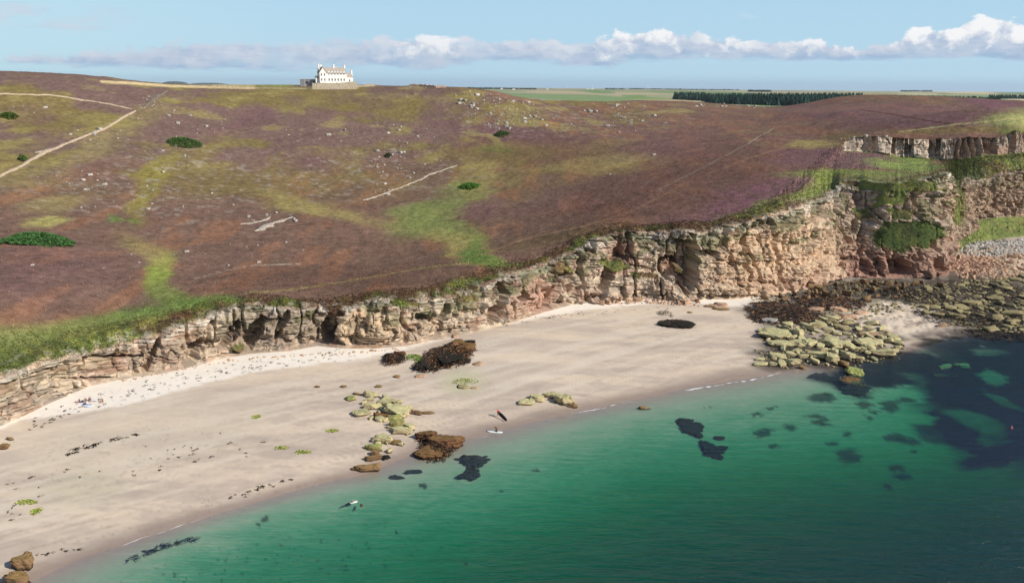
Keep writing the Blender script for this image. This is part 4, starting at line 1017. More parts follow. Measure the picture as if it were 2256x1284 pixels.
def scatter_rocks(name, m, spots, label, cat, group, hf=.5, n=7, dz=0.0, **k):
    ms = lib(m, name, n, **k); xs_ = [s_[0] for s_ in spots]; ys_ = [s_[1] for s_ in spots]; x3 = np.quantile(xs_, [.25, .5, .75]); y2 = np.quantile(ys_, [.5]); w3 = np.quantile([s_[2] for s_ in spots], [.33, .66]); base_label = label
    for i, (px, py, w, h) in enumerate(spots):
        label = ['small ', 'mid sized ', 'large '][int((w > w3[0]) + (w > w3[1]))] + base_label + [', far left', ', left of middle', ', right of middle', ', far right'][int((px > x3).sum())] + (', nearer' if py > y2[0] else ', further back')
        g_ = ground(px, py); hh = max(.25, w / ppm(g_) * hf)
        o = put_rock(ms[i % len(ms)], name, px, py, w, h, hh, rz=random.uniform(-3, 3), base=g_, tilt=.2, dz=dz); tag(o, label, cat, group)
def stones_stuff(name, m, spots, label, cat, hf=.5, base_fn=None):
    V = []; Fa = []; b = 0
    lb = [rock_shape(900 + i, sub=2, planes=8) for i in range(5)]
    for i, (px, py, w, h) in enumerate(spots):
        g_ = (base_fn or ground)(px, py); q = ppm(g_); s_ = w / q / 2; P, F_ = lb[i % 5]; a = random.uniform(0, 6.28); c, s = math.cos(a), math.sin(a)
        Q = P * np.array([s_ * random.uniform(.8, 1.3), s_ * random.uniform(.7, 1.2), s_ * hf * 1.8]); Q = np.stack([Q[:, 0] * c - Q[:, 1] * s, Q[:, 0] * s + Q[:, 1] * c, Q[:, 2]], 1) + g_
        V.append(Q); Fa.append(F_ + b); b += len(Q)
    o = mesh_obj(name, np.concatenate(V), np.concatenate(Fa), m); return tag(o, label, cat, kind='stuff')
P_PLAT = [(1672,728),(1740,715),(1800,705),(1850,690),(1905,700),(1990,745),(1985,770),(1945,790),(1880,800),(1830,806),(1760,795),(1690,765)]
placed_keep = list(placed); placed.clear()
scatter_rocks('ledge_rock', M_ALGAE, scatter(130, P_PLAT, (14, 34), 21, .5, (.34, .5)), 'yellow slab of the foreshore platform', 'ledge rock', 'slabs packed into the foreshore platform', hf=.30, top=.5, planes=14)
placed.clear()
scatter_rocks('ledge_rock', M_ALGAE, scatter(26, [(778,884),(850,874),(900,900),(912,950),(885,985),(835,1003),(805,998),(840,960),(862,938),(800,924),(780,905)], (12, 27), 22, .45, (.45, .65)), 'pale slab of the rock chain in mid beach', 'ledge rock', 'small slabs packed into the rock chain', hf=.4, top=.5, planes=14)
placed[:] = placed_keep
P_RIGHT = [(1990,655),(2100,618),(2256,608),(2300,610),(2300,735),(2180,730),(2080,712),(2010,684)]
scatter_rocks('boulder', M_OLIVR, scatter(115, P_RIGHT, (11, 32), 1, .62), 'olive boulder in black weed on the foreshore', 'boulder', 'boulders strewn over the right foreshore', hf=.27, top=.5, planes=14)
P_MID = [(1650,655),(1720,640),(1800,628),(1880,616),(1990,625),(2080,625),(2060,650),(1900,668),(1760,668),(1660,668)]
scatter_rocks('boulder', M_BROWNR, scatter(60, P_MID, (9, 24), 2), 'brown boulder below the headland', 'boulder', 'brown boulders below the headland', hf=.6)
P_TOE = [(1300,664),(1420,656),(1540,660),(1545,676),(1420,668),(1310,672)]
scatter_rocks('boulder', M_TANR, scatter(34, P_TOE, (7, 20), 3), 'tan fallen block under the middle cliff', 'boulder', 'fallen blocks under the middle cliff', hf=.6)
P_SH = [(2100,560),(2140,532),(2256,530),(2320,530),(2320,556),(2150,566)]
scatter_rocks('boulder', M_GREYR, scatter(50, P_SH, (6, 13), 4), 'pale grey storm beach boulder', 'boulder', 'pale boulders of the storm beach', hf=.6)
P_R2 = [(2060,575),(2130,560),(2256,558),(2310,560),(2310,605),(2120,612)]
scatter_rocks('boulder', M_TANR, scatter(36, P_R2, (8, 20), 5), 'pinkish boulder right of the headland', 'boulder', 'pinkish boulders right of the headland', hf=.5)
stones_stuff('rubble', M_OLIVR, scatter(900, P_RIGHT, (3, 9), 6, .5) + scatter(420, P_MID, (3, 8), 7, .5) + scatter(300, [(1660,690),(1760,672),(1990,668),(2000,684),(1900,700),(1780,735),(1690,700)], (4, 10), 17, .5) + scatter(160, [(1660,770),(1760,750),(1990,740),(1990,795),(1850,815),(1700,812)], (3, 9), 18, .5), 'loose smaller stones filling the gaps of the foreshore', 'rubble', hf=.4)
stones_stuff('shingle', M_GREYR, scatter(900, P_SH, (3, 8), 8, .3), 'pale grey storm beach shingle below the green slope on the right', 'shingle', hf=.5)
stones_stuff('scree', M_TANR, scatter(950, [(2060,575),(2110,548),(2256,545),(2330,545),(2330,612),(2120,618)], (3, 9), 9, .3) + scatter(170, P_TOE, (3, 7), 10, .4) + scatter(90, [(260,838),(505,792),(640,781),(760,775),(880,766),(880,772),(760,781),(640,786),(505,797),(260,845)], (3, 8), 11, .4), 'small fallen stones along the cliff foot', 'scree', hf=.5)

# submerged rocks and weed seen through the water
SUB = [(1526,944,54,40,.5,'large dark submerged rock off the middle of the beach'),(1509,930,40,20,.5,'upper dark lobe of the submerged rock off the beach'),(1576,992,58,36,.5,'second dark submerged rock just right below the first'),(1583,966,28,10,.2,'faint submerged rock between the two dark ones'),
       (1040,1018,78,30,.55,'dark weedy rock under water right of the brown outcrop'),(1040,1042,50,36,.3,'lower tongue of the dark weedy underwater rock'),(905,1040,50,8,.15,'thin dark streak of weed under water left of the outcrop'),(865,1050,60,6,.1,'tail of the thin underwater weed streak'),(850,1008,22,14,.25,'small dark weed patch in the shallows by the tail of the rock chain'),
       (1880,858,70,34,.5,'dark underwater reef around the green rock'),(1800,830,60,12,.2,'faint dark weed left of the green rock')]
for i, (px, py, w, h, hh, lab) in enumerate(SUB):
    me = rock_mesh('submerged_rock', 1500 + i, M_WEEDR, sub=5, rough=.34, top=.45, planes=7, square=.85)
    tag(put_rock(me, 'submerged_rock', px, py + 0, w, h, hh, dz=0, sink=.2), lab, 'submerged rock')

# ------------------------------------------------------------------ seaweed
def fronds(name, spots, n, ln, wd, cols, label, cat, dirn=None, lift=.25, ground_fn=None, seed=1, flatz=.05):
    r = np.random.default_rng(seed); V = []; Fa = []; Cc = []
    tot = sum(s[2] * s[3] for s in spots)
    for cx, cy, rx, ry, mh in spots:
        k = max(3, int(n * rx * ry / tot)); c0 = (ground_fn or ground)(cx, cy); q = ppm(c0); sa_ = abs((c0 - CAM)[2]) / np.linalg.norm(c0 - CAM)
        RX = rx / q; RY = ry / q / sa_
        for _ in range(k):
            rr = math.sqrt(r.random()); a = r.random() * 6.283; x = c0[0] + RX * rr * math.cos(a); y = c0[1] + RY * rr * math.sin(a)
            z0 = float(c0[2]) + (c0[2] * 0) + mh * (1 - rr ** 2) - mh * .1
            d = (r.random() * 6.283) if dirn is None else dirn + r.normal() * .5
            L = ln * r.uniform(.5, 1.4); w = wd * r.uniform(.6, 1.4); col = cols[r.integers(len(cols))] * r.uniform(.6, 1.3); b = len(V); bend = r.normal() * .6
            for i in range(4):
                t = i / 3; dd = d + bend * t; px_ = x + math.cos(dd) * L * t; py_ = y + math.sin(dd) * L * t; zz = z0 + math.sin(t * 3.14) * lift * r.random() + flatz; ww = w * (1 - .7 * t)
                V.append((px_ - math.sin(dd) * ww, py_ + math.cos(dd) * ww, zz)); V.append((px_ + math.sin(dd) * ww, py_ - math.cos(dd) * ww, zz + r.uniform(-.05, .12))); Cc += [col, col * 1.15]
            for i in range(3): Fa.append((b + 2 * i, b + 2 * i + 1, b + 2 * i + 3, b + 2 * i + 2))
    o = mesh_obj(name, V, np.array(Fa), M_WEED, cols=np.array(Cc), smooth=False); return tag(o, label, cat, kind='stuff')
DK = [lin(40, 32, 24), lin(62, 46, 32), lin(96, 72, 48), lin(30, 26, 22)]; RD = [lin(120, 84, 58), lin(70, 46, 34), lin(44, 32, 26), lin(150, 112, 76)]; GN = [lin(104, 142, 40), lin(80, 112, 34), lin(140, 160, 60)]; BLK = [lin(34, 30, 26), lin(24, 24, 22), lin(52, 44, 34)]
for i, (px, py, w, h, hh, lab) in enumerate([(985,786,100,50,1.1,'weed covered rock mound in the middle of the beach'),(1012,768,70,34,1.2,'brown back of the weed mound nearest the cliff'),(944,806,60,26,.8,'dark left foot of the weed mound'),(1033,759,30,16,1.1,'black boulder on the right crown of the weed mound'),(868,792,46,24,1.1,'smaller weed covered rock left of the big mound'),(880,783,26,14,1.2,'brown top of the smaller weed covered rock'),(1490,716,78,20,.9,'oval weed covered slab alone on the open sand')]):
    me = rock_mesh('weedy_rock', 2500 + i, M_REDW if i in (1, 5) else M_WEEDR, sub=5, rough=.16, top=.5, planes=9)
    tag(put_rock(me, 'weedy_rock', px, py, w, h, hh), lab, 'weedy rock')
fronds('seaweed', [(985,786,54,24,.9),(1010,770,36,18,1.1),(945,806,32,14,.6)], 2200, 1.1, .10, RD + DK, 'brown wrack hanging over the big weed mound', 'seaweed', seed=1)
fronds('seaweed', [(868,792,25,13,1.0)], 500, .9, .09, RD + DK, 'brown wrack on the smaller weed covered rock', 'seaweed', seed=2)
fronds('seaweed', [(912,787,16,6,.25),(925,793,12,5,.25),(975,780,18,4,.4)], 320, .6, .10, GN, 'bright green weed between the two weed mounds', 'seaweed', seed=3)
fronds('seaweed', [(1490,714,40,9,.6)], 700, .8, .09, DK, 'dark brown wrack on the oval slab', 'seaweed', seed=4)
fronds('seaweed', [(1463,690,16,5,.2),(1478,696,5,3,.1)], 120, .5, .08, DK, 'little dark tuft of wrack above the oval slab', 'seaweed', seed=5)
fronds('seaweed', [(1720,684,70,22,.8),(1775,700,60,16,.6),(1690,700,36,14,.4),(1820,665,90,14,.5)], 3200, 2.0, .16, RD + DK + BLK, 'swept red brown kelp bed at the left of the foreshore', 'seaweed', dirn=-2.7, seed=6)
fronds('seaweed', [(2120,690,110,24,.3),(2200,735,80,14,.2),(2000,648,90,18,.3),(2180,640,110,26,.3)], 3800, 1.3, .16, BLK + DK, 'black weed carpeting the right foreshore between boulders', 'seaweed', seed=7)
fronds('seaweed', [(965,985,40,26,1.3),(945,968,22,12,1.2),(960,1006,30,10,.6)], 1100, .8, .10, RD + DK, 'brown and cream weed draped over the outcrop at the water edge', 'seaweed', seed=41)
fronds('seaweed', [(1880,838,26,12,.5)], 260, 1.2, .10, RD, 'pinkish weed trailing from the green rock in the water', 'seaweed', dirn=-2.4, seed=8)
fronds('seaweed', [(2099,829,16,2,.4)], 60, .8, .08, RD, 'brown weed streak floating beside the weedy rock awash', 'seaweed', seed=9)
for k, (px, py, rx, ry, lab) in enumerate([(620,987,14,3,'left of the pair of small green weed mats on the sand'),(668,996,18,3,'right of the pair of small green weed mats on the sand'),(733,949,12,2.4,'thin green weed mat left of the rock chain'),(565,918,7,3,'small green weed tuft alone on the upper sand'),(60,1106,22,4,'longest green weed mat near the left edge'),(80,1126,9,4,'small green weed mat below the longest one'),(1025,840,30,6,'thin yellow weed film below the weed mound'),(1700,690,0.1,0.1,None)]):
    if lab: fronds('seaweed', [(px, py, rx, ry, .1)], 130, .45, .09, [lin(150, 160, 70), lin(120, 136, 50), lin(176, 176, 100)], lab, 'seaweed', seed=20 + k, lift=.08)
def wrack(name, pts, n, spread, label, ln=.5, cols=BLK, seed=1, wd=.07, z=None):
    r = random.Random(seed); sp = []
    for _ in range(n):
        t = r.random() * (len(pts) - 1); i = int(t); f = t - i; px = pts[i][0] + (pts[i + 1][0] - pts[i][0]) * f + r.gauss(0, spread * 1.6); py = pts[i][1] + (pts[i + 1][1] - pts[i][1]) * f + r.gauss(0, spread)
        sp.append((px, py, r.uniform(1.5, 5), r.uniform(.6, 1.3), .03))
    gf = None
    if z is not None: gf = lambda a, b: at_z(a, b, z)
    return fronds(name, sp, n * 5, ln, wd, cols, label, 'seaweed', seed=seed, lift=.08, dirn=.25, ground_fn=gf)
wrack('seaweed', [(140,1003),(160,992),(185,985),(215,980),(240,970),(270,963),(296,958)], 34, 2.2, 'broken dark line of wrack on the left sand', .7, seed=31)
wrack('seaweed', [(70,946),(150,900),(260,868),(400,838),(520,812),(640,795),(740,782)], 150, 8, 'scattered dark wrack flecks on the dry white sand', .35, seed=32)
wrack('seaweed', [(485,1103),(530,1090),(560,1080),(600,1068),(640,1058)], 26, 3, 'dark wrack flecks on the wet sand above the water line', .4, seed=33)
wrack('seaweed', [(272,1236),(310,1222),(335,1212),(370,1200),(400,1194),(430,1187)], 50, 2.0, 'long dark line of weed lying under the shallow water', .7, seed=34, z=-.25)
wrack('seaweed', [(75,1224),(130,1215),(180,1212)], 10, 2, 'few dark weed flecks near the bottom left boulder', .4, seed=35)
wrack('seaweed', [(1090,716),(1200,700),(1320,688),(1480,678)], 46, 3, 'dark flecks along the white sand under the middle cliff', .35, seed=36)
wrack('seaweed', [(10,1180),(60,1050),(250,1050),(420,1000),(460,985),(560,1000)], 46, 16, 'sparse small flecks of weed over the left sand', .4, seed=37)
wrack('seaweed', [(1960,700),(2020,712),(2060,700)], 26, 6, 'dark weed scraps on the sand gap of the foreshore', .6, seed=38)

# ------------------------------------------------------------------ quick look-up of visible moor points
_el = (MZ - H) / np.hypot(MX, MY)
_vis = _el >= np.maximum.accumulate(_el, axis=1) - 1e-6
_px, _py = proj(np.stack([MX, MY, MZ], -1))
_map = {}
_ii, _jj = np.nonzero(_vis)
for k_, (a_, b_) in zip(np.round(np.stack([_px[_ii, _jj] / 4, _py[_ii, _jj] / 3], 1)).astype(int).tolist(), zip(_ii.tolist(), _jj.tolist())):
    _map.setdefault((k_[0], k_[1]), (a_, b_))
def moor_at(px, py):
    a, b = int(round(px / 4)), int(round(py / 3))
    for r in range(0, 12):
        for da in range(-r, r + 1):
            for db in (range(-r, r + 1) if abs(da) == r else (-r, r)):
                q = _map.get((a + da, b + db))
                if q: return np.array([MX[q], MY[q], MZ[q]])
    return at_D(px, py, 500.0)
def drape(name, pts, w, m, lift=.12, step=2.0, cross=4, rag=.25, crown=0.0, seed=0):
    P = np.array([moor_at(*p)[:2] for p in pts]); L = np.r_[0, np.cumsum(np.linalg.norm(np.diff(P, axis=0), axis=1))]
    t = np.arange(0, L[-1], step); x = np.interp(t, L, P[:, 0]); y = np.interp(t, L, P[:, 1])
    x = smooth(x, 5); y = smooth(y, 5); dx = np.gradient(x); dy = np.gradient(y); n = np.hypot(dx, dy) + 1e-9
    ends = np.clip(np.minimum(np.arange(len(t)), np.arange(len(t))[::-1]) / 3, .15, 1)
    V = []
    for j in range(cross + 1):
        q = j / cross * 2 - 1; ww = (w / 2 * (1 if name == 'path' else np.clip(fbm(t / 4, t * 0 + seed, 3, 320 + seed) * 3.2 - .75, .05, 1.5)) * (1 + rag * 2 * (fbm(t / 3 + j * 7.7 * (abs(q) == 1), t * 0 + seed, 3, 300 + seed) - .5) * 2)) * ends * q
        X_ = x - dy / n * ww; Y_ = y + dx / n * ww; Z_ = moor_z(X_, Y_) + lift + crown * (1 - q * q) * (.5 + fbm(X_ / 1.5, Y_ / 1.5, 2, 9)) - (.25 if abs(q) == 1 else 0) * (lift > .05)
        V.append(np.stack([X_, Y_, Z_], -1))
    V = np.stack(V, 1)
    return mesh_obj(name, V.reshape(-1, 3), grid_faces(len(t), cross + 1), m)
M_PATH = mat('sandy_path', color=tuple(lin(186, 166, 140)), nz=.35, nscale=.8)
tag(drape('path', [(-60,206),(0,208),(60,211),(110,211),(160,219),(230,229),(270,236),(302,242)], 1.7, M_PATH, lift=.3, crown=.2), kind='structure')
tag(drape('path', [(302,242),(285,252),(265,264),(222,287),(180,303),(130,325),(95,336),(72,350),(40,368),(0,386),(-40,400)], 1.9, M_PATH, lift=.3, crown=.2, seed=2), kind='structure')
M_BARE = mat('bare_limestone', color=tuple(lin(176, 164, 148)), nz=.5, nscale=.9, bump=.5, bscale=2)
for pts, w, lab, sd_ in [([(562,509),(580,500),(610,490),(646,477)], 2.4, 'broad pale wedge of bare rock exposed in the heather on the left hillside', 1),
                    ([(800,441),(830,431),(870,418),(905,404),(945,388),(985,372),(1012,362)], 1.2, 'long straight pale line of bare rock across the middle moor', 2),
                    ([(528,494),(550,492),(572,490),(600,478)], 1.1, 'ragged pale rock band just behind the broad wedge', 3),
                    ([(75,340),(95,332),(112,327)], 3.0, 'pale rock patch beside the sandy path on the left', 4)]:
    o = drape('rock_outcrop', pts, w, M_BARE, lift=.12, crown=.25, step=1.0, rag=.6, seed=sd_ + 10); tag(o, lab, 'rock outcrop')
# stones on the moor
def spots_in(els, n, wr, seed):
    r = random.Random(seed); out = []; wt = [e[2] * e[3] * e[4] for e in els]
    for _ in range(n):
        e = r.choices(els, wt)[0]; q = math.sqrt(r.random()); a = r.random() * 6.283
        w = wr[0] + (wr[1] - wr[0]) * r.random() ** 2.5; out.append((e[0] + e[2] * q * math.cos(a), e[1] + e[3] * q * math.sin(a), w, w * .5))
    return out
EL = [(1110,250,80,36,3),(1040,215,60,16,2.5),(1300,268,170,26,1),(1620,233,90,6,3),(1380,232,60,5,2),(370,350,60,34,.8),(230,300,80,20,.8),(335,225,30,18,2),(60,240,60,14,.6),(400,270,120,30,.4),(160,400,90,24,.7),(330,440,200,40,.35),(600,480,60,16,1.2),(860,345,60,22,.9),(830,420,40,18,1.2),(740,300,120,30,.4),(890,290,90,24,.5),(1400,370,100,30,.25),(930,189,50,3,5),(520,560,160,40,.1),(240,600,200,60,.06),(1900,306,70,8,2.0),(900,360,100,40,.4)]
ms = lib(M_GREYR, 'moor_stone', 6)
mst = spots_in(EL, 210, (4.5, 13), 41)
for i, (px, py, w, h) in enumerate(mst):
    p = moor_at(px, py); q = ppm(p); s_ = w / q / 2
    o = bpy.data.objects.new('moor_stone', ms[i % 6]); COL.objects.link(o); o.location = (p[0], p[1], p[2] + s_ * .15); o.scale = (s_, s_ * random.uniform(.6, 1), s_ * .7); o.rotation_euler = (0, 0, random.uniform(0, 6))
    zone = 'on the knoll right of the house' if 960 < px < 1200 and py < 300 else 'beside the sandy path on the left hill' if px < 460 and py < 330 else 'on the far moor before the fields' if px >= 1200 and py < 300 else 'on the crest beside the house' if 860 < px < 990 and py < 195 else 'in the lower left heather' if px < 700 else 'in the middle heather'
    tag(o, ('large ' if w > 8 else 'mid sized ' if w > 6 else 'small ') + 'pale grey stone ' + zone + (', nearer' if (py > 250 if zone != 'in the lower left heather' else py > 420) else ', further back') + (' left' if px < {'o': 1100, 'b': 230, 'i': 350}[zone[0]] else ' right'), 'stone', 'stones scattered over the moor')
stones_stuff('moor_pebbles', M_GREYR, spots_in(EL, 1000, (1.6, 4.5), 42), 'small pale stones sprinkled through the heather', 'stones', base_fn=moor_at, hf=.4)

# ------------------------------------------------------------------ bracken and scrub
M_LEAF = mat('leaves', attr='Col', nz=.2, nscale=2, rough=.9, spec=.1)
def leaf_patch(name, px, py, w, h, hm, col, n, label, cat, bent=0.0):
    c = moor_at(px, py); q = ppm(c); sa_ = abs((c - CAM)[2]) / np.linalg.norm(c - CAM); a_ = w / q / 2; b_ = float(np.linalg.norm((moor_at(px, py - h * .42) - moor_at(px, py + h * .5))[:2])) / 2; r = np.random.default_rng(int(px))
    V = []; Fa = []; Cc = []; fwd = c[:2] / np.hypot(*c[:2]); rt = np.array([fwd[1], -fwd[0]])
    U_ = r.random((n, 2)); rr = np.sqrt(U_[:, 0]); an = U_[:, 1] * 6.283; rr = rr * (.72 + .5 * fbm(np.cos(an) * 2 + px, np.sin(an) * 2, 3, 7)); lx = rr * np.cos(an); ly = rr * np.sin(an); edge = 1 - rr ** 3 + .1
    xy = c[:2] + (lx * a_)[:, None] * rt + ((ly * b_) - bent * b_ * lx ** 2)[:, None] * fwd; zb = moor_z(xy[:, 0], xy[:, 1])
    for i in range(n):
        z = zb[i] + hm * edge[i] * r.uniform(.3, 1.05) * (.7 + .6 * vn(xy[i:i + 1, 0] / 2.5, xy[i:i + 1, 1] / 2.5, 4)[0]); s_ = r.uniform(.2, .45); d = r.random() * 6.283; t = r.uniform(-.5, .5); b = len(V); cc = np.array(col) * r.uniform(.55, 1.5)
        for k in range(4):
            e = d + k * 1.5708; V.append((xy[i, 0] + math.cos(e) * s_, xy[i, 1] + math.sin(e) * s_, z + (t if k % 2 else -t) * s_ + .15)); Cc.append(cc)
        Fa.append((b, b + 1, b + 2, b + 3))
    return tag(mesh_obj(name, V, np.array(Fa), M_LEAF, cols=np.array(Cc), smooth=False), label, cat)
DG = lin(84, 108, 54); BG = lin(72, 108, 56)
leaf_patch('bracken_patch', 406, 315, 74, 24, 1.6, DG, 2600, 'dark green oval bracken patch on the left hillside', 'bracken')
leaf_patch('bracken_patch', 85, 528, 148, 30, 1.3, BG, 4200, 'long curved bracken band at the left edge above the heather', 'bracken', bent=.8)
leaf_patch('bracken_patch', 20, 257, 38, 16, 1.5, lin(84, 106, 40), 900, 'small bracken patch under the path at the far left', 'bracken')
leaf_patch('bracken_patch', 1107, 296, 36, 14, 1.8, DG, 900, 'small dark bush among stones on the middle knoll', 'bush')
leaf_patch('bracken_patch', 51, 352, 18, 9, 1.6, DG, 400, 'tiny green bush beside the sandy path', 'bush')
leaf_patch('bracken_patch', 855, 346, 14, 7, 1.5, lin(78, 84, 44), 300, 'tiny dark bush by the pale rocks in mid moor', 'bush')
leaf_patch('bracken_patch', 1036, 410, 50, 14, 1.2, lin(82, 118, 46), 1300, 'bright green bracken at the top of the grassy gully', 'bracken')
leaf_patch('bracken_patch', 1340, 206 + 14, 60, 3, .6, DG, 60, 'low dark rushes on the far edge of the moor', 'rushes')

def tufts(name, P, size, cols, label, cat, seed):
    r = np.random.default_rng(seed); n = len(P); s_ = size * r.uniform(.5, 1.5, n); a = r.random(n) * 6.283; V = np.zeros((n, 3, 3, 3)); 
    for k in range(3):
        e = a + k * 2.094; dx = np.cos(e) * s_ * .45; dy = np.sin(e) * s_ * .45
        V[:, k, 0] = P + np.stack([-dy, dx, -s_ * .1], 1); V[:, k, 1] = P + np.stack([dy, -dx, -s_ * .1], 1); V[:, k, 2] = P + np.stack([dx * 1.4, dy * 1.4, s_ * r.uniform(.6, 1.2, n)], 1)
    C_ = np.repeat((cols * r.uniform(.7, 1.35, n)[:, None])[:, None], 9, 1).reshape(-1, 3)
    return tag(mesh_obj(name, V.reshape(-1, 3), np.arange(n * 9).reshape(-1, 3), M_LEAF, cols=C_, smooth=False), label, cat, kind='stuff')
vegw = ((1 - rockc) * (SEG >= 1) * ((FR < .97) | (SEG != 3)) * (PXX > -80) * (PXX < 2330)); vegw = np.where((SEG == 0) & (PXX > 2105), .8, vegw); vegw = np.where((SEG == 3) & (PXX > 1860), 0, vegw)
area = np.where(SEG == 2, 1.0, np.where(SEG == 3, .8, .35)); pr_ = (vegw * area).ravel(); pr_ /= pr_.sum()
idx = RNG.choice(len(pr_), 46000, p=pr_); PP = np.stack([X.ravel()[idx], Y.ravel()[idx], Z.ravel()[idx]], 1) + RNG.normal(size=(len(idx), 3)) * [.12, .12, 0]
tufts('cliff_top_grass', PP, .27, RCOL[idx] * 1.05, 'tufts of grass and heather along the cliff edge and ledges', 'grass', 1)
ri = RNG.integers(0, 1350, 52000); rj = (RNG.random(52000) ** 1.3 * 190).astype(int)
PM = np.stack([MX[ri, rj], MY[ri, rj], MZ[ri, rj]], 1) + RNG.normal(size=(52000, 3)) * [.2, .2, 0]
tufts('heather_tufts', PM, .26, mcol.reshape(1350, 400, 3)[ri, rj] * 1.5, 'low heather tufts covering the moor near the cliff', 'heather', 2)

# ------------------------------------------------------------------ white house on the crest
M_WHITE = mat('whitewash', color=(.84, .82, .78), nz=.05, nscale=.5); M_ROOF = mat('stone_slate_roof', color=tuple(lin(172, 162, 150)), nz=.2, nscale=1.5, bump=.3); M_GLASSD = mat('dark_window', color=tuple(lin(70, 74, 84)), rough=.2, nz=0)
M_WALLST = mat('rubble_wall', color=tuple(lin(192, 180, 158)), nz=.4, nscale=1.2, bump=.6, bscale=2); M_GREYW = mat('grey_render', color=tuple(lin(150, 150, 152)), nz=.1); M_WOOD = mat('weathered_wood', color=tuple(lin(150, 140, 122)), nz=.2)
hb = moor_at(742, 193); hb = hid(742, float(np.hypot(*hb[:2])) + 6, 0); hz_ = float(moor_z(np.array([hb[0]]), np.array([hb[1]]))[0])
want = at_D(742, 183.5, float(np.hypot(*hb[:2]))); hz_ = want[2]
house = empty('mansion', (hb[0], hb[1], hz_), math.radians(28)); house.scale = (.80, .86, .88); tag(house, 'white harled mansion with crow gables and dormers on the hill crest', 'mansion')
boxes('wall', [((0, 6, 0), (26, 11, 8.6)), ((16, 5, 0), (7, 8, 5.2))], M_WHITE, house)
boxes('foundation', [((1, 6, -4), (34, 12.6, 4.0))], M_WALLST, house)
prism('gable_front', [(-14.2, 0), (-7.4, 0), (-7.4, 9.0), (-10.8, 13.6), (-14.2, 9.0)], 'y', -1.0, 6.0, M_WHITE, house)
prism('gable_end', [(0.2, 8.6), (11.8, 8.6), (6.0, 14.0)], 'x', -13.3, -12.6, M_WHITE, house)
prism('roof', [(-.2, 8.6), (12.2, 8.6), (6.0, 13.6)], 'x', -12.6, 13.3, M_ROOF, house)
prism('roof', [(-14.6, 8.8), (-10.8, 13.9), (-7.0, 8.8), (-7.3, 8.6), (-10.8, 13.3), (-14.3, 8.6)], 'y', -1.3, 6.0, M_ROOF, house)
prism('roof', [(.8, 5.2), (9.2, 5.2), (5.0, 8.8)], 'x', 12.9, 19.8, M_ROOF, house)
prism('gable_end', [(1.0, 5.2), (9.0, 5.2), (5.0, 9.2)], 'x', 19.3, 19.8, M_WHITE, house)
for cx, cy, zz in [(-10.8, 5.5, 12.5), (-12.9, 6, 13.0), (2, 6, 12.6), (12.8, 6, 12.4), (19.4, 5, 8.2)]: ch = boxes('chimney', [((cx, cy, zz), (1.5, 1.5, 3.2)), ((cx, cy, zz + 3.2), (1.8, 1.8, .3))], M_WHITE, house); boxes('chimney_pot', [((cx - .35, cy, zz + 3.5), (.4, .4, .7)), ((cx + .35, cy, zz + 3.5), (.4, .4, .7))], M_ROOF, ch)
for k in range(6):
    x0 = -4.6 + k * 3.0; d = prism('dormer', [(x0 - .95, 7.2), (x0 + .95, 7.2), (x0 + .95, 9.3), (x0, 10.6), (x0 - .95, 9.3)], 'y', .25, 3.2, M_WHITE, house)
    boxes('window', [((x0, .2, 7.5), (1.0, .14, 1.5))], M_GLASSD, d); boxes('window', [((x0, .46, 2.0), (1.1, .14, 1.9))], M_GLASSD, house)
for x0 in (-12.4, -9.3):
    for z0 in (2.0, 6.3): boxes('window', [((x0, -1.04, z0), (1.0, .14, 1.8))], M_GLASSD, house)
for y0, z0 in ((2.5, 5.8), (9.5, 5.8), (9.5, 2)): boxes('window', [((-13.05, y0, z0), (.14, 1.1, 1.7))], M_GLASSD, house)
boxes('window', [((16, .96, 1.6), (1.1, .14, 1.6))], M_GLASSD, house)
pch = boxes('porch', [((-15.2, 3.5, 0), (4.4, 3.2, 4.2))], M_WHITE, house); boxes('door', [((-17.45, 3.5, 0), (.12, 1.3, 2.6))], M_GLASSD, pch)
prism('porch_roof', [(1.7, 4.2), (5.3, 4.2), (3.5, 6.0)], 'x', -17.5, -13.1, M_ROOF, house)
def near_moor(px, py, dz=0):
    p = moor_at(px, py); return p + [0, 0, dz]
ob = at_D(684, 184.5, float(np.hypot(*hb[:2])) + 4); out = empty('outbuilding', (ob[0], ob[1], ob[2] - .3), math.radians(4)); tag(out, 'low grey outbuilding range left of the white mansion', 'outbuilding')
boxes('wall', [((0, 2, -3), (14, 4, 6.2))], M_GREYW, out); boxes('roof', [((0, 2, 3.2), (14.6, 4.6, .35))], M_ROOF, out); boxes('door', [((3, -.06, 0), (1.6, .1, 2.1)), ((-3, -.06, 0), (2.4, .1, 2.1))], M_GLASSD, out)
ob = at_D(666, 184, float(np.hypot(*hb[:2])) + 2); out = empty('shed', (ob[0], ob[1], ob[2] - .3), 0); tag(out, 'small square grey shed at the left end of the mansion group', 'shed')
boxes('wall', [((0, 1.5, -3), (3.4, 3, 6.0))], M_GREYW, out); boxes('roof', [((0, 1.5, 3.0), (3.8, 3.4, .3))], M_ROOF, out)
def stone_wall(pts, h, th, m, label, D=None, drop=2.5, seed=3):
    r = random.Random(seed); L = []
    for (x0, y0), (x1, y1) in zip(pts[:-1], pts[1:]):
        a = at_D(x0, y0, D) if D else near_moor(x0, y0); b = at_D(x1, y1, D) if D else near_moor(x1, y1); d = b - a; n = max(1, int(np.hypot(d[0], d[1]) / 1.4)); ang = math.atan2(d[1], d[0])
        for i in range(n):
            c = a + d * (i + .5) / n; L.append(((c[0], c[1], c[2] - drop + r.uniform(-.1, .1)), (1.5, th * r.uniform(.9, 1.2), h + drop + r.uniform(-.25, .25)), ang))
    return tag(boxes('stone_wall', L, m), label, 'wall')
Dh = float(np.hypot(*hb[:2]))
